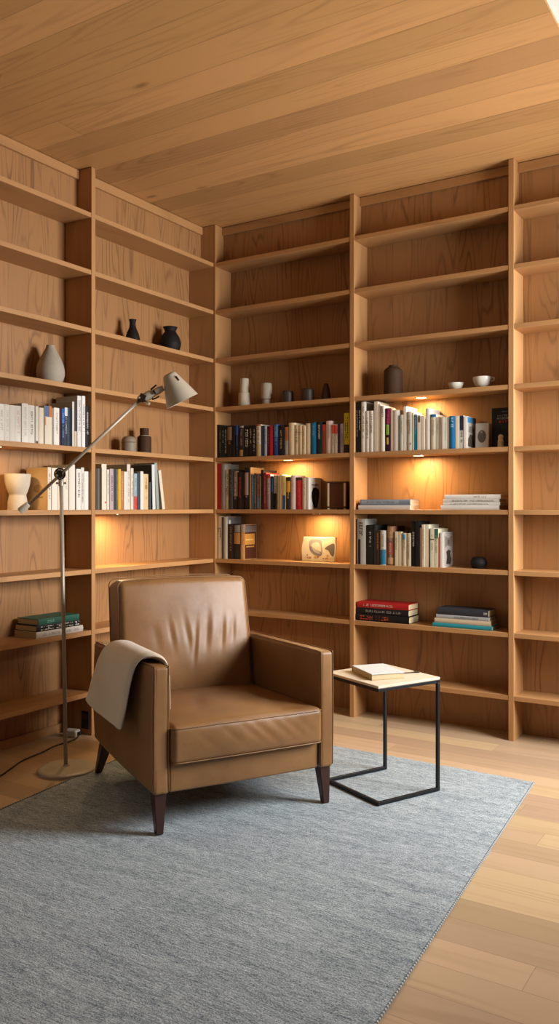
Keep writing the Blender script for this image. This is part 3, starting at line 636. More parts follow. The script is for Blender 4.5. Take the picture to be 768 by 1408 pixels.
# ------------------------------------------------------------------ books
RND = random.Random(5)
GLY = [[(.0,.0,.25,1),(.0,.75,1,1)], [(0,0,.22,1),(.75,0,1,1),(0,.4,1,.6)], [(0,0,1,.2),(0,.8,1,1),(0,0,.22,1)],
       [(.38,0,.62,1),(0,.8,1,1)], [(0,0,.22,1),(0,0,1,.2),(.75,0,1,1)], [(0,0,.22,1),(0,.8,1,1),(0,.4,.8,.6),(0,0,1,.2)],
       [(0,0,1,.2),(0,.8,1,1),(0,0,.22,1),(.75,0,1,1)], [(.38,0,.62,1)]]
def rect_z(bm, x0, x1, z0, z1, yf):
    n = 4; top = []; bot = []
    for k in range(n+1):
        x = x0+(x1-x0)*k/n
        bot.append(bm.verts.new((x, yf(x), z0))); top.append(bm.verts.new((x, yf(x), z1)))
    for k in range(n): bm.faces.new((bot[k], bot[k+1], top[k+1], top[k]))
def lettering(bm, w, h, t0, t1, yf, size, x_mid=0., rnd=RND):
    """Rows of small letter-like strokes running down the spine."""
    z = h*(1-t0); zend = h*(1-t1)
    while z-size > zend:
        if rnd.random() < .14: z -= size*.7; continue
        cw = size*rnd.uniform(.55, .75)
        for (a0, b0, a1, b1) in rnd.choice(GLY):
            x0 = x_mid+(b0-.5)*size; x1 = x_mid+(b1-.5)*size
            bm.faces.new([bm.verts.new(p) for p in ((x0, yf(x0), z-a0*cw), (x1, yf(x1), z-a0*cw), (x1, yf(x1), z-a1*cw), (x0, yf(x0), z-a1*cw))])
        z -= cw*1.28

def make_book(w, h, d, color, label, loc, rot, hard=None, side=1, opts={}, group=None, rnd=RND):
    if hard is None: hard = w > .022
    tb = .0022 if hard else .0008
    ov = .003 if hard else .0005
    bul = min(.10*w, .004) if hard else .0004
    K = 6
    yf = lambda x: bul*(2*x/w)**2
    bm = bmesh.new()
    outer = [(-w/2, d)]+[(-w/2+w*k/K, yf(-w/2+w*k/K)) for k in range(K+1)]+[(w/2, d)]
    wi = w/2-tb
    inner = [(-wi, d)]+[(-wi+2*wi*k/K, yf(-wi+2*wi*k/K)+tb*1.5) for k in range(K+1)]+[(wi, d)]
    lo = [[bm.verts.new((x, y, z)) for x, y in outer] for z in (0, h)]
    li = [[bm.verts.new((x, y, z)) for x, y in inner] for z in (0, h)]
    n = len(outer)
    for k in range(n-1):
        bm.faces.new((lo[0][k], lo[0][k+1], lo[1][k+1], lo[1][k]))
        bm.faces.new((li[0][k+1], li[0][k], li[1][k], li[1][k+1]))
        for q in (0, 1):
            f = (lo[q][k], li[q][k], li[q][k+1], lo[q][k+1])
            bm.faces.new(f if q else f[::-1])
    for k in (0, n-1):
        bm.faces.new((lo[0][k], lo[1][k], li[1][k], li[0][k]))
    o = obj('book', bm, M['book'], None, 35, color, loc, rot)
    tag(o, label, 'book', group)
    pg = obj('page_block', newbox(-wi+.0001, wi-.0001, max(bul+tb*1.5+.0005, .002), d-ov, ov, h-ov), M['paper'], o)
    yo = lambda x: yf(x)-.00035
    for t0, t1, c, *xx in opts.get('blk', []):
        a0, a1 = xx if xx else (0, 1)
        bm = bmesh.new()
        rect_z(bm, -w/2+w*max(a0, .02), -w/2+w*min(a1, .98), h*(1-min(t1, .997)), h*(1-max(t0, .003)), yo)
        obj('spine_panel', bm, M['print'], o, color=c)
    yl = lambda x: yf(x)-.0007
    def let(c, t0, t1, size):
        bm = bmesh.new(); lettering(bm, w, h, t0, t1, yl, size, rnd=rnd)
        if len(bm.faces): obj('spine_lettering', bm, M['print'], o, color=c)
        else: bm.free()
    if 'let' in opts: let(opts['let'], rnd.uniform(.08, .18), rnd.uniform(.55, .9), min(.42*w, .011))
    if 'let2' in opts: let(opts['let2'][0], opts['let2'][1], opts['let2'][2], min(.45*w, .011))
    if 'big' in opts: let(opts['big'], .1, .78, min(.6*w, .017))
    if 'big2' in opts: let(opts['big2'][0], opts['big2'][1], opts['big2'][2], min(.6*w, .02))
    for i, (kind, *geo, c) in enumerate(opts.get('side', [])):
        p, q, r, s = (geo+[0]*4)[:4]
        x = side*(w/2+.0004+.0003*i)
        bm = bmesh.new()
        if kind == 'rect':
            pts = [(p, r), (q, r), (q, s), (p, s)]
        elif kind == 'poly':
            pts = p
        else:
            pts = [(p+r*math.cos(2*pi*k/28), q+s*math.sin(2*pi*k/28)) for k in range(28)]
        bm.faces.new([bm.verts.new((x, .004+(d-.006)*min(max(a, 0), 1), .002+(h-.004)*min(max(z, 0), 1))) for a, z in pts])
        obj('cover_picture', bm, M['print'], o, color=c)
    if 'sidetext' in opts:
        c, rowsz = opts['sidetext']
    return o

ORD = 'first second third fourth fifth sixth seventh eighth ninth tenth eleventh twelfth thirteenth fourteenth fifteenth sixteenth seventeenth eighteenth nineteenth twentieth'.split()
ORD += ['twenty-'+s for s in ORD[:9]]+['thirtieth']+['thirty-'+s for s in ORD[:9]]
INFO = {'cups': ('b', 4, 'corner', 'under the cups'), 'redend': ('b', 5, 'corner', 'above the shell picture'),
        'shell': ('b', 6, 'corner', 'beside the shell picture'), 'bowls': ('b', 4, 'middle upright', 'under the bowls'),
        'pot': ('b', 6, 'middle upright', 'beside the black pot'), 'greyvase': ('l', 4, 'lamp upright', 'under the grey vase'),
        'goblet': ('l', 5, 'lamp upright', 'beside the goblet vase'), 'canister': ('l', 5, 'lamp upright', 'under the brown canister')}
for rn, items in ROWS.items():
    wall, si, mark, where = INFO[rn]
    n = len(items)
    for k, it in enumerate(items):
        p, w, h, d, ins, col, desc = it[:7]; op = it[7] if len(it) > 7 else {}
        idx = n-1-k if rn in ('greyvase', 'goblet') else k
        label = f'{desc}, {ORD[idx]} from the {mark} {where}'
        z = SZ[si]+.0003; h = min(h, SZ[si-1]-TH-SZ[si]-.006)
        lo_ = .0137 if wall == 'b' and rn in ('cups', 'redend', 'shell') else (UB+UT/2+.0007 if wall == 'b' else (LA+UT/2+.0007 if rn == 'canister' else -9))
        hi_ = UB-UT/2-.0007 if rn == 'cups' else (LA-UT/2-.0007 if rn in ('greyvase', 'goblet') else 9)
        if p-w/2 < lo_: w -= lo_-(p-w/2); p = lo_+w/2
        if p+w/2 > hi_: w -= p+w/2-hi_; p = hi_-w/2
        lean = op.get('lean', 0)
        jit = RND.uniform(0, .006)
        if wall == 'b':
            d = min(d, DB-ins-jit-.002)
            make_book(w, h, d, col, label, (p, ins+jit, z+abs(math.sin(lean))*w/2), (0, lean, 0), side=1, opts=op, group='books standing '+where)
        else:
            d = min(d, DL-ins-jit-.002)
            make_book(w, h, d, col, label, (-ins-jit, p, z+abs(math.sin(lean))*w/2), (0, lean, pi/2), side=-1, opts=op, group='books standing '+where)
# a black book pushed in behind three short white ones
make_book(.036, .28, .045, '#161514', 'black book pushed in behind the short white paperbacks under the bowls', (1.047, .115, SZ[4]+.0003), (0,0,0), group='books standing under the bowls')

# lying stacks: each entry is thickness, along0, along1, depth, colour, label, options, front inset
def stack(wall, si, items, group):
    z = SZ[si]+.0003
    for t, a0, a1, d, ins, col, label, op in items:
        if wall == 'b': loc, rot = (a0, ins, z+t/2), (0, pi/2, 0)
        else: loc, rot = (-ins, a0, z+t/2), (0, pi/2, pi/2)
        make_book(t, a1-a0, d, col, label, loc, rot, opts=op, group=group, hard=True)
        z += t+.0004
stack('b', 5, [
 (.024, .982, 1.29, .135, .015, '#d5d0c8', 'white book lying at the bottom of the pair on the lit shelf', {}),
 (.031, .992, 1.29, .13, .017, '#7d8794', 'blue grey book lying on the white book on the lit shelf', {'blk': [(.22, .97, '#9aa3ad', .2, .8)], 'let2': ('#5a6570', .3, .9)})], 'pair of lying books on the lit shelf')
stack('b', 5, [
 (.023, 1.462, 1.772, .13, .014, '#ddd8ce', 'white book at the bottom of the pale stack on the lit shelf', {}),
 (.014, 1.474, 1.776, .13, .016, '#e5dfd2', 'slim white book, second from bottom of the pale stack on the lit shelf', {'let2': ('#8f887c', .2, .9)}),
 (.017, 1.474, 1.772, .13, .018, '#d8d2c6', 'white book with grey lettering, third from bottom of the pale stack', {'let2': ('#6f685c', .1, .85)}),
 (.023, 1.483, 1.778, .125, .017, '#e8e2d6', 'white book on top of the pale stack on the lit shelf', {'let2': ('#a39b8c', .25, .5)})], 'pale stack on the lit shelf')
stack('b', 7, [
 (.038, .967, 1.285, .14, .012, '#141212', 'black book with orange lettering at the bottom of the red-topped stack', {'big2': ('#c8481f', .38, .95)}),
 (.034, .971, 1.280, .135, .016, '#1c1715', 'black book with grey lettering in the middle of the red-topped stack', {'let2': ('#9c968c', .15, .85)}),
 (.031, .974, 1.281, .135, .016, '#b3221f', 'red book lying on top of two black books', {'let2': ('#e3c9b8', .3, .9)})], 'red-topped stack of lying books')
stack('b', 7, [
 (.021, 1.418, 1.735, .125, .014, '#2f8f9c', 'turquoise book at the bottom of the four-book stack', {}),
 (.024, 1.427, 1.724, .125, .017, '#cdb999', 'beige book lying on the turquoise book', {}),
 (.019, 1.436, 1.718, .125, .018, '#a9a9a9', 'silver grey book lying on the beige book', {'let2': ('#6f7174', .2, .7)}),
 (.036, 1.442, 1.714, .12, .018, '#34353a', 'dark grey book on top of the four-book stack', {'let2': ('#d5d2cc', .02, .1)})], 'four-book stack with turquoise at the bottom')
stack('l', 7, [
 (.031, -1.388, -1.085, .16, .012, '#cfc8bc', 'white book at the bottom of the stack behind the lamp pole', {'let2': ('#8f887c', .1, .9)}),
 (.029, -1.383, -1.103, .155, .016, '#171615', 'black and white patterned book in the middle of the stack behind the lamp pole', {'big2': ('#e5ded0', .02, .98)}),
 (.029, -1.372, -1.108, .15, .016, '#27604f', 'green book on top of the stack behind the lamp pole', {'let2': ('#8fb5a4', .6, .85)})], 'stack of lying books behind the lamp pole')

# picture cards and facing covers
def face_book(w, d, h, color, label, loc, rotz, opts):
    return make_book(w, h, d, color, label, loc, (0, 0, rotz), opts=opts, side=1, hard=False)
card = obj('picture_card', newbox(0, .069, 0, .012, 0, .131, bev=.001, seg=1), M['book'], None, None, '#d6cdbd', (1.628, .075, SZ[4]+.0012), (-.05, 0, 0))
tag(card, 'small white card with a grey oval stone picture, standing after the book row', 'picture')
bm = bmesh.new()
bm.faces.new([bm.verts.new((.034+.022*math.cos(2*pi*k/32), -.0006, .062+.033*math.sin(2*pi*k/32))) for k in range(32)])
obj('oval_print', bm, M['print'], card, color='#6b6358')
bm = bmesh.new()
bm.faces.new([bm.verts.new((.032+.006*math.cos(2*pi*k/20), -.001, .084+.006*math.sin(2*pi*k/20))) for k in range(20)])
obj('highlight_print', bm, M['print'], card, color='#a39a8c')
fb = make_book(.018, .208, .118, '#17181a', 'black book standing cover outward behind the small figurine', (1.704, .118, SZ[4]+.0003), (0, 0, -pi/2), hard=False, opts={'side': [('rect', .1, .95, .05, .3, '#22262a')]})
bm = bmesh.new()
def cover_text(bm, x, y0, y1, z0, z1, rnd, cw):
    y = y0
    while y+cw < y1:
        for (a0, b0, a1, b1) in rnd.choice(GLY):
            bm.faces.new([bm.verts.new((x, yy, zz)) for yy, zz in ((y+a0*cw, z0+b0*(z1-z0)), (y+a1*cw, z0+b0*(z1-z0)), (y+a1*cw, z0+b1*(z1-z0)), (y+a0*cw, z0+b1*(z1-z0)))])
        y += cw*1.25
R2 = random.Random(11)
xs = .009+.0012
cover_text(bm, xs, .028, .112, .163, .172, R2, .009); cover_text(bm, xs, .028, .112, .149, .159, R2, .009); cover_text(bm, xs, .05, .112, .186, .190, R2, .005)
obj('cover_lettering', bm, M['print'], fb, color='#a9a59c')
bm = bmesh.new(); cover_text(bm, xs, .038, .112, .131, .142, R2, .012)
obj('cover_lettering', bm, M['print'], fb, color='#c8442e')

# shell picture: a small thick canvas leaning on the back panel
pw, ph, pt = .215, .142, .018
pic = obj('picture', newbox(0, pw, 0, pt, 0, ph, bev=.0015, seg=1), M['book'], None, None, '#ddd0b6', (.585, .075, SZ[6]+.0027), (-.12, 0, 0))
tag(pic, 'small canvas painting of grey shells, leaning on the lit lower shelf', 'picture')
def blob(pts, c, lift, nm='painted_shape'):
    bm = bmesh.new()
    P = catmull([(x*pw, -.0005-lift*.0003, z*ph) for x, z in pts], 5, True)
    bm.faces.new([bm.verts.new(p) for p in P])
    obj(nm, bm, M['print'], pic, color=c)
blob([(.03,.1),(.03,.9),(.5,.95),(.97,.9),(.97,.08),(.5,.04)], '#d3c4a6', 0)
blob([(.2,.6),(.22,.85),(.4,.9),(.56,.85),(.6,.6),(.62,.35),(.5,.3),(.3,.4)], '#9a8e88', 1)
blob([(.26,.66),(.4,.78),(.52,.72),(.57,.5),(.55,.36),(.4,.48)], '#cbbfa6', 2)
blob([(.22,.6),(.25,.42),(.4,.27),(.55,.22),(.62,.33),(.52,.42),(.35,.52)], '#77706f', 3)
blob([(.27,.55),(.38,.38),(.56,.3),(.5,.42),(.36,.52)], '#a79e96', 4)
blob([(.69,.52),(.8,.66),(.97,.72),(.97,.25),(.88,.28),(.8,.45)], '#6a5f55', 3)
for i in range(16):
    a, z = R2.uniform(.08, .9), R2.uniform(.06, .24); r = R2.uniform(.02, .05)
    blob([(a-r, z), (a, z+r*1.2), (a+r, z), (a, z-r)], R2.choice(['#b98a4e', '#d9b98a', '#8d6f4c', '#e2cfae', '#a57b50']), 5+i*.1)
# figurine
fig = obj('figurine', lathe(smooth_profile([(.0,0),(.0155,0),(.016,.006),(.0148,.022),(.0155,.032),(.0125,.042),(.0135,.05),(.012,.06),(.006,.066),(0,.067)], 5), 24), M['bone'], None, 60, None, (1.768, .055, SZ[4]+.0003))
tag(fig, 'tiny beige carved figurine standing before the black cover', 'figurine')

# dark box with pale corner posts
bx = thing('keepsake_box', 'small dark wooden box with pale corner posts and feet, beside the book row', 'box', (.778, .03, SZ[5]+.0003))
obj('body', newbox(.004, .112, .004, .108, .016, .15, bev=.002), M['dark_box'], bx)
obj('lid', newbox(-.002, .118, -.002, .114, .15, .158, bev=.002), M['dark_box'], bx)
obj('base', newbox(-.003, .119, -.003, .115, .009, .017, bev=.002), M['dark_box'], bx)
for x in (.0, .105):
    for y in (0, .102):
        obj('corner_post', newbox(x, x+.011, y-.001, y+.01, .017, .15, bev=.0015), M['bone'], bx)
        obj('foot', lathe([(0,0),(.008,0),(.0095,.004),(.006,.009),(0,.009)], 14, origin=(x+.0055, y+.005, 0)), M['bone'], bx, 50)

# ------------------------------------------------------------------ vessels
def vessel(name, cat, label, prof, mat, loc, rs=1, group=None, sm=6, seg=48):
    prof = [(r_*rs, z_) for r_, z_ in prof]
    o = obj(name, lathe(smooth_profile(prof, sm), seg), M[mat], None, 60, None, loc)
    return tag(o, label, cat, group)
e = .0003
vessel('vase', 'vase', 'large matt grey teardrop vase on the shelf above the white book row',
       [(0,0),(.06,0),(.073,.006),(.088,.038),(.0895,.06),(.084,.088),(.068,.122),(.048,.152),(.034,.172),(.0285,.184),(.0275,.19),(.023,.191),(.022,.18),(0,.16)], 'ceramic_grey', (-.095, -1.225, SZ[3]+e), 0.77)
vessel('bottle_vase', 'vase', 'small matt black bottle vase with narrow neck, beside the round black jug',
       [(0,0),(.05,0),(.057,.006),(.06,.025),(.05,.055),(.031,.085),(.025,.105),(.026,.122),(.031,.132),(.028,.133),(.02,.115),(0,.1)], 'ceramic_black', (-.095, -.626, SZ[2]+e), 0.67)
jug = vessel('jug', 'jug', 'round matt black jug with flared rim, nearer the corner of two black vessels',
       [(0,0),(.065,0),(.078,.006),(.094,.04),(.096,.058),(.082,.09),(.058,.115),(.05,.128),(.062,.146),(.066,.15),(.06,.149),(.044,.128),(0,.11)], 'ceramic_black', (-.097, -.298, SZ[2]+e), 0.66)
j = thing('lidded_jar', 'small taupe lidded jar beside the dark brown canister', 'jar', (-.095, -.657, SZ[4]+e))
obj('jar_body', lathe(smooth_profile([(0,0),(.0345,0),(.0379,.004),(.0400,.02),(.0400,.05),(.0379,.054),(0,.054)], 5)), M['ceramic_taupe'], j, 50)
obj('jar_lid', lathe(smooth_profile([(0,.0545),(.0400,.0545),(.0407,.06),(.0379,.075),(.0276,.086),(.0138,.09),(0,.0905)], 5)), M['ceramic_taupe'], j, 50)
j = thing('canister', 'dark brown canister with a narrower cap, on the shelf above the coloured book row', 'canister', (-.095, -.529, SZ[4]+e))
obj('canister_body', lathe(smooth_profile([(0,0),(.0370,0),(.0396,.004),(.0399,.03),(.0396,.088),(.0363,.096),(.0264,.099),(0,.099)], 5)), M['ceramic_brown'], j, 45)
obj('neck_ring', lathe([(0,.0995),(.0297,.0995),(.0304,.101),(.0297,.104),(0,.104)]), M['ceramic_taupe'], j, 45)
obj('cap', lathe(smooth_profile([(0,.1045),(.0238,.1045),(.0251,.107),(.0254,.13),(.0257,.141),(.0238,.144),(0,.144)], 4)), M['ceramic_brown'], j, 45)
vessel('goblet_vase', 'vase', 'cream goblet-shaped vase with waisted foot, in the lamp-lit opening',
       [(0,0),(.063,0),(.067,.005),(.066,.03),(.060,.058),(.057,.072),(.066,.088),(.078,.115),(.0845,.145),(.087,.172),(.084,.172),(.078,.14),(.06,.11),(0,.1)], 'ceramic_cream', (-.122, -1.407, SZ[5]+e), 0.71)
j = thing('stacked_vase', 'cream vase of two stacked cylinders, nearest the corner of the five vessels', 'vase', (.178, .075, SZ[3]+e))
obj('lower_cylinder', lathe([(0,0),(.0349,0),(.0373,.003),(.0373,.082),(.0349,.0845),(0,.0845)]), M['ceramic_cream'], j, 45)
obj('upper_cylinder', lathe([(0,.085),(.0282,.085),(.0295,.088),(.0261,.17),(.0241,.172),(.0216,.171),(.0216,.15),(0,.15)]), M['ceramic_cream'], j, 45)
j = thing('pedestal_cup', 'grey cup on a narrow foot, between stacked cream vase and dark tin', 'cup', (.338, .075, SZ[3]+e))
obj('foot', lathe([(0,0),(.0247,0),(.0263,.003),(.0247,.032),(0,.032)]), M['ceramic_grey'], j, 45)
obj('bowl', lathe(smooth_profile([(0,.0325),(.0255,.033),(.0314,.038),(.0331,.05),(.0331,.11),(.0314,.128),(.0255,.131),(.0238,.125),(.0238,.06),(0,.05)], 4)), M['ceramic_grey'], j, 45)
vessel('tin', 'tin', 'dark pewter tin with rounded rim, middle of the five small vessels',
       [(0,0),(.038,0),(.041,.003),(.0415,.03),(.041,.06),(.037,.07),(.034,.075),(.03,.074),(.03,.06),(0,.055)], 'pewter', (.487, .075, SZ[3]+e), 0.86)
vessel('tumbler', 'cup', 'wider dark pewter cup with open rim, between dark tin and dark bottle',
       [(0,0),(.04,0),(.043,.003),(.0435,.03),(.043,.066),(.04,.074),(.037,.076),(.035,.073),(.035,.03),(0,.02)], 'pewter', (.624, .075, SZ[3]+e), 0.86)
vessel('small_bottle', 'bottle', 'small tapering dark brown bottle, last of the five small vessels',
       [(0,0),(.027,0),(.0295,.003),(.0285,.03),(.023,.065),(.0165,.085),(.0145,.092),(.015,.098),(.012,.098),(.011,.09),(0,.085)], 'ceramic_brown', (.746, .075, SZ[3]+e), 0.86)
vessel('jar', 'jar', 'tall dark brown stoneware jar with small collar, on the bowls\' shelf',
       [(0,0),(.054,0),(.058,.004),(.0585,.05),(.058,.12),(.054,.14),(.04,.152),(.029,.156),(.028,.163),(.026,.166),(.022,.164),(.02,.15),(0,.14)], 'ceramic_brown', (1.16, .085, SZ[3]+e), 0.89)
vessel('bowl', 'bowl', 'small white bowl, lower of the two beside the brown jar',
       [(0,0),(.02,0),(.024,.004),(.038,.02),(.0445,.038),(.043,.039),(.034,.022),(.015,.01),(0,.009)], 'ceramic_white', (1.523, .075, SZ[3]+e), 0.95)
b2 = vessel('teacup', 'cup', 'larger white cup with tiny side handle, beside the small white bowl',
       [(0,0),(.024,0),(.026,.005),(.04,.018),(.05,.042),(.0515,.058),(.049,.058),(.043,.035),(.02,.012),(0,.011)], 'ceramic_white', (1.666, .075, SZ[3]+e), 0.95)
obj('handle', tube(catmull([(.0485,0,.05),(.058,0,.052),(.062,0,.044),(.058,0,.036),(.0475,0,.034)], 6), .003, 8), M['ceramic_white'], b2, 180)
j = thing('lidded_pot', 'small round black pot with a lid, beside the row of books', 'pot', (1.648, .07, SZ[6]+e))
obj('pot_body', lathe(smooth_profile([(0,0),(.028,0),(.034,.004),(.042,.02),(.0425,.033),(.037,.046),(.033,.05),(0,.05)], 6)), M['ceramic_black'], j, 50)
obj('pot_lid', lathe(smooth_profile([(0,.0505),(.030,.0505),(.033,.052),(.034,.0555),(.031,.058),(.027,.0565),(.012,.056),(0,.0575)], 5)), M['ceramic_black'], j, 50)
# ------------------------------------------------------------------ rug
RC = [(.335, -.53), (2.109, -.581), (2.335, -3.35), (.585, -3.35)]     # back-left, back-right, near-right, near-left
RT = .009
rug = bmesh.new()
NX, NY = 60, 90
def rug_pt(u, v):
    a = Vector(RC[0]).lerp(Vector(RC[1]), u); b = Vector(RC[3]).lerp(Vector(RC[2]), u)
    return a.lerp(b, v)
grid = []
for j in range(NY+1):
    r = []
    for i in range(NX+1):
        u, v = i/NX, j/NY
        p = rug_pt(u, v)
        ed = min(u, 1-u, v, 1-v)
        if i in (0, NX): p.x += .0035*mnoise.noise(Vector((p.y*9, i, 2)))
        z = RT-.002+.0012*mnoise.noise(Vector((p.x*3, p.y*3, 0)))-(.002 if ed == 0 else 0)
        r.append(rug.verts.new((p.x, p.y, z)))
    grid.append(r)
for j in range(NY):
    for i in range(NX): rug.faces.new((grid[j][i], grid[j+1][i], grid[j+1][i+1], grid[j][i+1]))
rim = [grid[0][i] for i in range(NX+1)]+[grid[j][NX] for j in range(1, NY+1)]+[grid[NY][i] for i in range(NX-1, -1, -1)]+[grid[j][0] for j in range(NY-1, 0, -1)]
low = [rug.verts.new((v.co.x, v.co.y, .0006)) for v in rim]
for k in range(len(rim)):
    q = (k+1) % len(rim); rug.faces.new((rim[k], rim[q], low[q], low[k]))
rug.faces.new(low)
rug_o = obj('rug', rug, M['rug'], None, 50)
tag(rug_o, 'large grey blue flatweave rug under the armchair and side table', 'rug')
for u in (0, 1):
    bm = tube([(*(rug_pt(u, k/60)), .0062) for k in range(61)], .003, 8)
    obj('edge_binding', bm, M['selvage'], rug_o, 180)
ZR = RT-.0005     # standing height on the rug

# ------------------------------------------------------------------ armchair
CX, CY, CA = .958, -1.359, math.radians(60)
ch = thing('armchair', 'tan leather armchair with dark tapered legs, angled in front of the shelves', 'armchair', (CX, CY, 0), CA)
LE = M['leather']
ARMO, ARMI, ZB = .368, .308, .15
def arm_geo(s):
    hx, hy, hz = (ARMO-ARMI)/2, .385, .2265
    def fn(x, y, z):
        t = (z+hz)/(2*hz)
        x2 = x*(1+.02*math.cos(y*4))
        # side plumpness, top falls gently to the back
        x2 += s*.006*math.sin(pi*t)*(1 if x*s > 0 else .3)
        zz = z+ZB+hz-(.018*(y+hy)/(2*hy) if z > 0 else 0)
        if z < -hz*.6: zz += .012*max(0, (y+.1)/(hy))**2
        return (s*(ARMO+ARMI)/2+x2, y-.045, zz)
    return gridbox(hx, hy, hz, .014, 4, 24, 20, fn)
for s in (-1, 1):
    a = obj('armrest', arm_geo(s), LE, ch, 180)
    # welt seams on the front panel edges
    for xi in (ARMI+.004, ARMO-.004):
        zt = ZB+.448
        pts = [(s*xi, -.4285, ZB+.012), (s*(xi+.0015), -.4305, .38), (s*xi, -.4295, zt-.014), (s*xi, -.424, zt), (s*xi, -.40, zt+.0045)]
        if xi > .34: pts += [(s*xi, -.2, zt+.001), (s*xi, .1, zt-.006), (s*xi, .33, zt-.0125)]
        else: pts += [(s*xi, -.2, zt+.001), (s*xi, .16, zt-.007)]
        obj('piping', tube(catmull(pts, 6), .002, 8), LE, a, 180)
# frame: front rail, base, back
obj('front_rail', gridbox(.3065, .03, .053, .01, 20, 2, 4, lambda x, y, z: (x, y-.388+(-.006*math.cos(x*5) if y < 0 else 0), z+ZB+.053)), LE, ch, 180)
obj('seat_base', newbox(-.305, .305, -.36, .30, ZB+.004, ZB+.10), LE, ch)
obj('back_frame', gridbox(.306, .03, .215, .014, 12, 2, 12, lambda x, y, z: (x, y+.31, z+ZB+.217)), LE, ch, 180)

def seat_fn(x, y, z):
    hx, hy, hz = .307, .315, .07
    u, v = x/hx, y/hy
    if z > 0:
        z = z+.022*(1-u*u)*(1-v*v)**.5*min(1, z/hz) if abs(v) < 1 and abs(u) < 1 else z
        n = mnoise.noise(Vector((x*7, y*11, 1.3)))
        z += .003*n*(1-u*u)
        # a soft fold from the front corner towards the back
        z -= .004*math.exp(-((x+.12-.35*(y+.1))/.03)**2)*math.exp(-((y+.02)/.12)**2)
    if y < 0:
        k = max(0, -v)
        y -= .012*k**6*(1-u*u)*(1-(z/hz)**2 if abs(z) < hz else 0)
        for u0, a in ((-.55, .6), (-.2, .8), (.05, 1.), (.22, 1.2), (.45, .9), (.62, .8), (.8, .6)):
            y += .0024*a*k**8*math.exp(-((u-u0+.25*(z/hz))/.05)**2)*math.exp(-((z-.012)/.04)**2)
    tt = max(0, (y+hy)/(2*hy))
    return (x, y-.138, z+.322-.018*tt)
seat = obj('seat_cushion', gridbox(.307, .315, .07, .022, 60, 50, 14, seat_fn, 5), LE, ch, 180)
def rim_path(hx, hy, r, z, fn, n=40):
    P = []
    for (cx_, cy_, a0) in ((hx-r, hy-r, 0), (-hx+r, hy-r, pi/2), (-hx+r, -hy+r, pi), (hx-r, -hy+r, 1.5*pi)):
        for k in range(6):
            a = a0+pi/2*k/5
            P.append((cx_+r*math.cos(a), cy_+r*math.sin(a), z))
    out = []
    for i in range(len(P)):
        p, q = Vector(P[i]), Vector(P[(i+1) % len(P)])
        m = max(1, int((q-p).length/.02))
        for k in range(m): out.append(fn(*p.lerp(q, k/m)))
    return out
obj('piping', tube(rim_path(.3065, .3145, .024, .060, seat_fn), .0022, 8, closed=True), LE, seat, 180)
obj('piping', tube(rim_path(.3065, .3145, .024, -.062, seat_fn), .0022, 8, closed=True), LE, seat, 180)

BHX, BHY, BHZ = .302, .078, .25
CREASE = [(-.28, .10, .020, .10, 1.0), (-.04, .08, .022, .12, 1.1), (.08, -.10, .016, .13, 1.5), (.28, .10, .026, .13, 1.5), (.52, .06, .022, .12, 1.6), (.70, .10, .02, .1, 1.1), (-.5, .06, .03, .09, .6)]
def back_fn(x, y, z):
    u, w = x/BHX, z/BHZ
    ins = max(0, 1-u*u)*max(0, 1-w*w)
    if y < 0:
        k = min(1, -y/BHY)
        y -= k*(.026*ins**.6)
        # pulled folds across the lower half, the leather gathers towards the seat
        for u0, w0, su, sw, a in CREASE:
            d = (u-u0-.18*(w-w0)*math.copysign(1, u0+.01)*.6)/(su*1.9)
            e_ = math.exp(-((w-w0+.05)/(sw*2.2))**2)
            y += k*a*.0028*e_*(math.exp(-d*d)-.6*math.exp(-(d-1.5)**2))
        y += k*.002*mnoise.noise(Vector((x*9, z*7, .4)))*ins**.5
    # a gentle taper at top, softened shoulders
    x *= 1-.018*max(0, w)
    z2 = z-.010*max(0, w)*u*u
    lean = .085*(w+1)/2
    z3 = z2+.607-.02*max(0, y)/BHY*max(0, w)
    return (x, y+.213+lean, z3)
back = obj('back_cushion', gridbox(BHX, BHY, BHZ, .026, 90, 8, 80, back_fn, 6), LE, ch, 180)
def bk_rim(y):
    r = .028; P = []
    for (cx_, cz_, a0) in ((BHX-r, BHZ-r, 0), (-BHX+r, BHZ-r, pi/2), (-BHX+r, -BHZ+r, pi), (BHX-r, -BHZ+r, 1.5*pi)):
        for k in range(6):
            a = a0+pi/2*k/5
            P.append(Vector((cx_+r*math.cos(a), y, cz_+r*math.sin(a))))
    out = []
    for i in range(len(P)):
        p, q = P[i], P[(i+1) % len(P)]
        m = max(1, int((q-p).length/.02))
        for k in range(m):
            t = p.lerp(q, k/m); v = Vector(back_fn(t.x, 0, t.z)); v.y += y; out.append(v)
    return out
obj('piping', tube(bk_rim(-.064), .0022, 8, closed=True), LE, back, 180)
obj('piping', tube(bk_rim(.064), .0022, 8, closed=True), LE, back, 180)

def leg(tx, ty, bx_, by_):
    bm = bmesh.new()
    T, B = .0235, .013
    top = [bm.verts.new((tx+i*T, ty+j*T, ZB+.006)) for i, j in ((-1,-1),(1,-1),(1,1),(-1,1))]
    bot = [bm.verts.new((bx_+i*B, by_+j*B, ZR)) for i, j in ((-1,-1),(1,-1),(1,1),(-1,1))]
    for k in range(4):
        q = (k+1) % 4; bm.faces.new((bot[k], bot[q], top[q], top[k]))
    bm.faces.new(top); bm.faces.new(bot[::-1])
    bmesh.ops.bevel(bm, geom=list(bm.edges), offset=.002, segments=2, affect='EDGES')
    obj('leg', bm, M['dark_leg'], ch, 40)
leg(-.338, -.392, -.342, -.408); leg(.338, -.392, .342, -.408)
leg(-.330, .285, -.340, .372); leg(.330, .285, .340, .372)

# ------------------------------------------------------------------ throw over the arm
thr = bmesh.new()
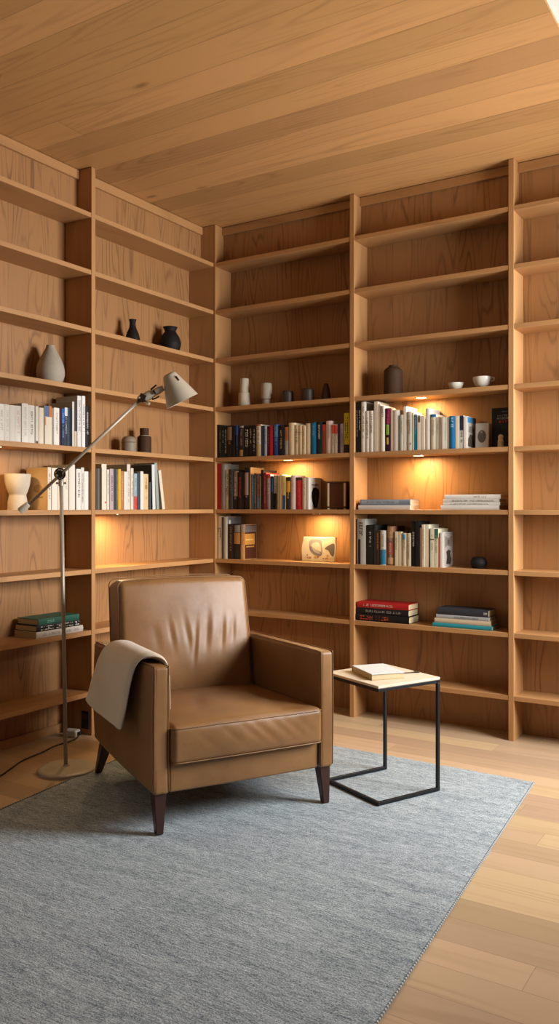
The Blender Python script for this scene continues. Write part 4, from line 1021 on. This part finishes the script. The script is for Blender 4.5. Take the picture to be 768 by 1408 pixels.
# path across the arm: (x, z, outward normal) from the outer hem over the top to the inner hem
xo, xi, zt = -(ARMO+.010), -(ARMI-.010), .6055
path = [(-.410, .352), (-.4045, .41), (-.398, .48), (-.391, .545), (-.384, .585), (-.372, .607), (-.352, .6145), (-.325, .6125), (-.308, .602), (-.3015, .57), (-.2985, .52), (-.2975, .47), (-.297, .44)]
PP = catmull([(x, 0, z) for x, z in path], 6)
n = len(PP)
SN = 30
def normal(i):
    t = (PP[min(i+1, n-1)]-PP[max(i-1, 0)]).normalized()
    return Vector((-t.z, 0, t.x))
rows_ = []
for i, p in enumerate(PP):
    t = i/(n-1)
    y0 = -.24-.15*min(1, t*1.3)          # front edge
    y1 = .215-.34*min(1, t*1.25)            # rear edge
    if t > .6: y1 -= .06*(t-.6)
    nn = normal(i)
    r = []
    hang = max(0, 1-t*2.2)                  # 1 at the outer hem
    for layer in range(2):
        for k in range(SN+1):
            s = k/SN if layer == 0 else 1-k/SN          # 0 at rear edge, 1 at front fold
            y = y1+(y0-y1)*s
            if layer == 1: y += .004
            off = .021 if layer == 0 else .004
            if k == (SN if layer == 0 else 0): off = .013; y -= .008
            if t > .55: off *= 1-.75*min(1, (t-.55)/.2)
            wav = hang*(.010*math.sin(s*5.0+.8)+.014*s*s*hang)+.002*mnoise.noise(Vector((y*14, p.z*12, 0)))
            wav = max(0, wav)
            q = p+nn*(off+wav*(1 if layer == 0 else .8))
            z = q.z+hang*(.030*math.sin(s*pi*.9)*-.4+.012*(1-s))*(1 if t < .1 else max(0, 1-(t-.1)*5))
            r.append(thr.verts.new((q.x, y, z)))
    rows_.append(r)
for a, b_ in zip(rows_, rows_[1:]):
    for k in range(len(a)-1): thr.faces.new((a[k], a[k+1], b_[k+1], b_[k]))
th_o = obj('throw_blanket', thr, M['throw'], None, 180, None, (CX, CY, 0), (0, 0, CA))
tag(th_o, 'folded beige wool throw draped over the armrest nearer the floor lamp', 'blanket')
so = th_o.modifiers.new('thickness', 'SOLIDIFY'); so.thickness = .006; so.offset = 0
sb = th_o.modifiers.new('soft', 'SUBSURF'); sb.levels = 1; sb.render_levels = 1

# ------------------------------------------------------------------ side table
TX, TY, TA, TU, TV, TZ = 1.592, -.978, math.radians(-25), .172, .162, .472
tb_ = thing('side_table', 'C-shaped black steel side table with pale wood top, next to the armchair', 'side table', (TX, TY, 0), TA)
obj('table_top', newbox(-TU, TU, -TV, TV, TZ-.010, TZ, bev=.0015), M['table_top'], tb_)
Q = .0065
def bar(x0, x1, y0, y1, z0, z1, nm='frame_bar'): obj(nm, newbox(x0-Q, x1+Q, y0-Q, y1+Q, z0-Q, z1+Q, bev=.0012), M['black_steel'], tb_)
zt_ = TZ-.0105-Q; zb_ = ZR+Q+.001
u, v = TU-Q, TV-Q
for zz in (zt_, zb_):
    bar(-u, u, -v, -v, zz, zz)                       # the side towards the armchair and viewer
    bar(-u, -u, -v+2*Q, v-2*Q, zz, zz); bar(u, u, -v+2*Q, v-2*Q, zz, zz)
bar(-u, u, v, v, zt_, zt_)
for sx in (-u, u):
    bar(sx, sx, v, v, zb_, zt_-2*Q, 'upright_bar')

# the book on the table, lying flat
NB = Vector((1.583, -1.0, TZ+.0005))
nb = obj('book', newbox(-.098, .098, -.073, .073, .0225, .0255, bev=.0008, seg=1), M['book'], None, None, '#d3d4d0', NB, (0, 0, math.radians(-39)))
tag(nb, 'white covered book lying closed on the side table', 'book')
obj('page_block', newbox(-.095, .094, -.070, .068, .0028, .0224), M['paper'], nb)
obj('back_cover', newbox(-.098, .098, -.073, .073, 0, .0027, bev=.0008, seg=1), M['book'], nb, color='#c9a878')
bm = bmesh.new()
obj('spine', newbox(-.0985, -.0965, -.073, .073, .0005, .0252, bev=.0008, seg=1), M['book'], nb, color='#c9a878')
R = Matrix.Rotation(math.radians(39), 3, 'Z')
rp = [R @ (Vector(p)-NB) for p in ((1.625, -.955, TZ+.012), (1.664, -.919, TZ+.004), (1.687, -.892, TZ+.003), (1.712, -.868, TZ+.003), (1.700, -.858, TZ+.003), (1.683, -.862, TZ+.003))]
obj('ribbon_bookmark', tube(catmull(rp, 8), .0021, 8), M['dark_metal'], nb, 180)

# ------------------------------------------------------------------ floor lamp
LX, LY, LROT = .318, -1.512, .5606
S = .00321
lp = thing('floor_lamp', 'warm grey swing-arm floor lamp with a cone shade, standing beside the armchair', 'floor lamp', (LX, LY, 0), LROT)
def P2(u, v, d=0.): return Vector(((u-92)*S, d, (1060-v)*S))
obj('base', lathe(smooth_profile([(0,.0005),(.119,.0005),(.1245,.003),(.126,.010),(.122,.016),(.105,.020),(.05,.0225),(.016,.024),(.014,.03),(0,.03)], 5), 64), M['lamp_paint'], lp, 60)
J = P2(84.5, 652)
obj('pole', tube([P2(91, 1052), P2(88, 860), J-Vector((0,0,.03))], .0088, 16), M['lamp_rod'], lp, 180)
arm_a, arm_b = P2(39, 696), P2(197, 548)
dirn = (arm_b-arm_a).normalized()
perp = Vector((-dirn.z, 0, dirn.x))
off = Vector((0, -.018, 0))
obj('arm', tube([arm_a+off, arm_b+off], .0072, 16), M['lamp_rod'], lp, 180)
def along(p, d, prof, seg=28):
    q = Vector((0, 0, 1)).rotation_difference(d).to_matrix().to_4x4()
    return lathe(prof, seg, mtx=Matrix.Translation(p) @ q)
obj('counterweight', along(P2(30, 703)+off, dirn, [(0,0),(.014,0),(.0165,.002),(.0145,.045),(.010,.05),(0,.05)]), M['lamp_paint'], lp, 45)
jt = obj('pivot_joint', along(J+Vector((0, -.032, 0)), Vector((0, 1, 0)), [(0,0),(.015,0),(.018,.003),(.018,.022),(.012,.026),(.012,.045),(0,.045)]), M['dark_metal'], lp, 45)
ring = [J+off+Vector((.023*math.cos(a), -.002, .023*math.sin(a))) for a in [2*pi*k/28 for k in range(28)]]
obj('clamp_ring', tube(ring, .0035, 8, closed=True), M['dark_metal'], jt, 180)
obj('clamp_screw', along(J+off+dirn*-.012+Vector((0, -.016, 0)), Vector((0, -1, 0)), [(0,0),(.006,0),(.006,.008),(0,.01)], 14), M['chrome'], jt, 45)
obj('collar', along(J-Vector((0,0,.052)), Vector((0,0,1)), [(0,0),(.0115,0),(.0115,.028),(.008,.034),(0,.034)], 20), M['lamp_rod'], jt, 45)
obj('wing_knob', along(J-Vector((.022,0,.04)), Vector((1,0,0)), [(0,0),(.0045,0),(.0045,.008),(.003,.01),(.003,.034),(.0045,.036),(.0045,.044),(0,.044)], 14), M['chrome'], jt, 45)
# head: elbow, grey knuckle, shade
def H2(a, b, d=0.): return P2(180+a/7.68, 500+b/7.68, d)
e0 = H2(118, 380)
el = obj('elbow_joint', along(e0+Vector((0,-.034,0)), Vector((0,1,0)), [(0,0),(.012,0),(.015,.002),(.0155,.026),(.012,.03),(0,.03)]), M['dark_metal'], lp, 45)
obj('clamp_plate', newbox(-.014, .014, -.005, .005, -.017, .017, bev=.002), M['dark_metal'], el, loc=e0+Vector((.006, -.03, .004)), rot=(0, .5, 0))
obj('screw_head', along(H2(105, 372, -.034), Vector((0,-1,0)), [(0,0),(.006,0),(.006,.004),(0,.005)], 14), M['chrome'], el, 45)
obj('thumb_knob', along(H2(165, 405, -.02), Vector((.5,-.6,-.35)).normalized(), [(0,0),(.006,0),(.006,.018),(.009,.02),(.009,.03),(.006,.033),(0,.033)], 16), M['chrome'], el, 45)
k0, k1 = H2(150, 365, -.012), H2(350, 262, -.012)
kd = (k1-k0).normalized()
kn = obj('knuckle', along(k0, kd, [(0,0),(.016,0),(.0195,.003),(.0205,.03),(.017,.038),(.0145,.05),(.0155,.07),(.012,(k1-k0).length),(0,(k1-k0).length)]), M['lamp_paint'], lp, 45)
obj('lever', tube(catmull([H2(225, 285, -.03), H2(255, 262, -.034), H2(285, 238, -.034)], 5), .0042, 8), M['dark_metal'], kn, 180)
obj('lever', tube(catmull([H2(252, 295, -.03), H2(268, 322, -.034), H2(278, 330, -.034)], 5), .0045, 8), M['dark_metal'], kn, 180)
obj('lever', tube(catmull([H2(235, 385, -.02), H2(280, 372, -.026), H2(312, 352, -.03)], 5), .0035, 8), M['dark_metal'], kn, 180)
s0, s1 = H2(408, 118, -.012), H2(545, 397, .008)
sd = (s1-s0).normalized(); sl = (s1-s0).length
prof = [(0,-.004),(.018,-.0035),(.027,.0),(.0315,.006),(.034,.014),(.056,sl*.55),(.0765,sl),(.075,sl),(.0545,sl*.55),(.032,.016),(.028,.008),(0,.004)]
sh = obj('lamp_shade', along(s0, sd, prof, 56), M['lamp_paint'], lp, 50)
side = Vector((-sd.z, 0, sd.x))
if side.x < 0: side = -side
mid = s0+sd*(sl*.33)
pts = [s0+sd*(sl*f)+side*r*.62+Vector((0,-1,0))*r*.80 for f, r in ((.20, .0405), (.29, .0442), (.38, .048))]
obj('vent_slot', tube(pts, .0028, 8), M['dark_metal'], sh, 180)
obj('bulb', along(s0+sd*.02, sd, [(0,0),(.012,0),(.013,.02),(.022,.045),(.024,.058),(.018,.074),(0,.082)], 24), M['ceramic_white'], sh, 60)

# ------------------------------------------------------------------ socket, plug and cord
so_ = thing('power_socket', 'black double power socket on the upright by the floor', 'socket', (-.04, LA-UT/2-.0003, .075))
obj('socket_plate', newbox(-.026, .026, -.008, 0, -.045, .045, bev=.003), M['rubber'], so_)
obj('socket_face', newbox(-.018, .018, -.0105, -.0079, -.036, -.002, bev=.002), M['rubber'], so_)
obj('socket_face', newbox(-.018, .018, -.0105, -.0079, .004, .038, bev=.002), M['dark_leg'], so_)
pl = thing('power_adapter', 'white power adapter with black cord at the foot of the shelf upright', 'adapter', (-.075, LA-UT/2-.062, .0005), math.radians(15))
obj('adapter_body', gridbox(.036, .024, .018, .009, 6, 4, 3, lambda x, y, z: (x, y, z+.018)), M['white_plastic'], pl, 180)
obj('plug_pins', newbox(.036, .052, -.012, .012, .01, .026, bev=.003), M['rubber'], pl)
cord = [(-.022, -1.105, .022), (-.008, -1.135, .008), (-.005, -1.19, .0045), (-.006, -1.28, .0045), (.022, -1.387, .0045), (.046, -1.52, .0045), (.10, -1.64, .0045), (.135, -1.722, .0045), (.15, -1.86, .0045), (.10, -2.02, .0045)]
ci = (Matrix.Translation(pl.location) @ Matrix.Rotation(math.radians(15), 4, 'Z')).inverted()
obj('cord', tube([ci @ p for p in catmull(cord, 10)], .0035, 8), M['rubber'], pl, 180)
# ------------------------------------------------------------------ light and camera
def area(name, loc, target, sx, sy, power, color):
    ld = bpy.data.lights.new(name, 'AREA'); ld.shape = 'RECTANGLE'; ld.size = sx; ld.size_y = sy
    ld.energy = power; ld.color = color
    o = bpy.data.objects.new(name, ld); COL.objects.link(o); o.location = loc
    o.rotation_euler = (Vector(target)-Vector(loc)).to_track_quat('-Z', 'Y').to_euler()
    return o
wl = area('window_daylight', (XR+.12, (WY0+WY1)/2, (WZ0+WZ1)/2), (.2, -1.15, .55), WY1-WY0-.1, WZ1-WZ0-.1, 116, (.96, .98, 1.0))
wl.data.spread = math.radians(150)
area('room_fill', (2.6, YF+.3, 2.3), (1.0, -.5, .9), 2.2, 1.2, 5, (1.0, .93, .84))

wd = bpy.data.worlds.new('sky'); scn.world = wd; wd.use_nodes = True
bgn = wd.node_tree.nodes['Background']
bgn.inputs[0].default_value = (.75, .85, 1, 1); bgn.inputs[1].default_value = .25

cd = bpy.data.cameras.new('camera'); cam = bpy.data.objects.new('camera', cd); COL.objects.link(cam)
cd.sensor_fit = 'VERTICAL'; cd.sensor_height = 36; cd.sensor_width = 36*768/1408
cd.lens = 36*1149.23/1408
cd.shift_y = -7.12/1408
cam.location = (3.0733, -4.1354, 1.1655)
cam.rotation_euler = (pi/2, 0, .5606)
cd.clip_start = .05
scn.camera = cam

scn.view_settings.view_transform = 'Standard'
scn.view_settings.look = 'None'
scn.view_settings.exposure = 0
scn.cycles.use_denoising = True
scn.cycles.max_bounces = 8
scn.cycles.diffuse_bounces = 2
scn.cycles.sample_clamp_indirect = 4
scn.cycles.caustics_reflective = False
scn.cycles.caustics_refractive = False
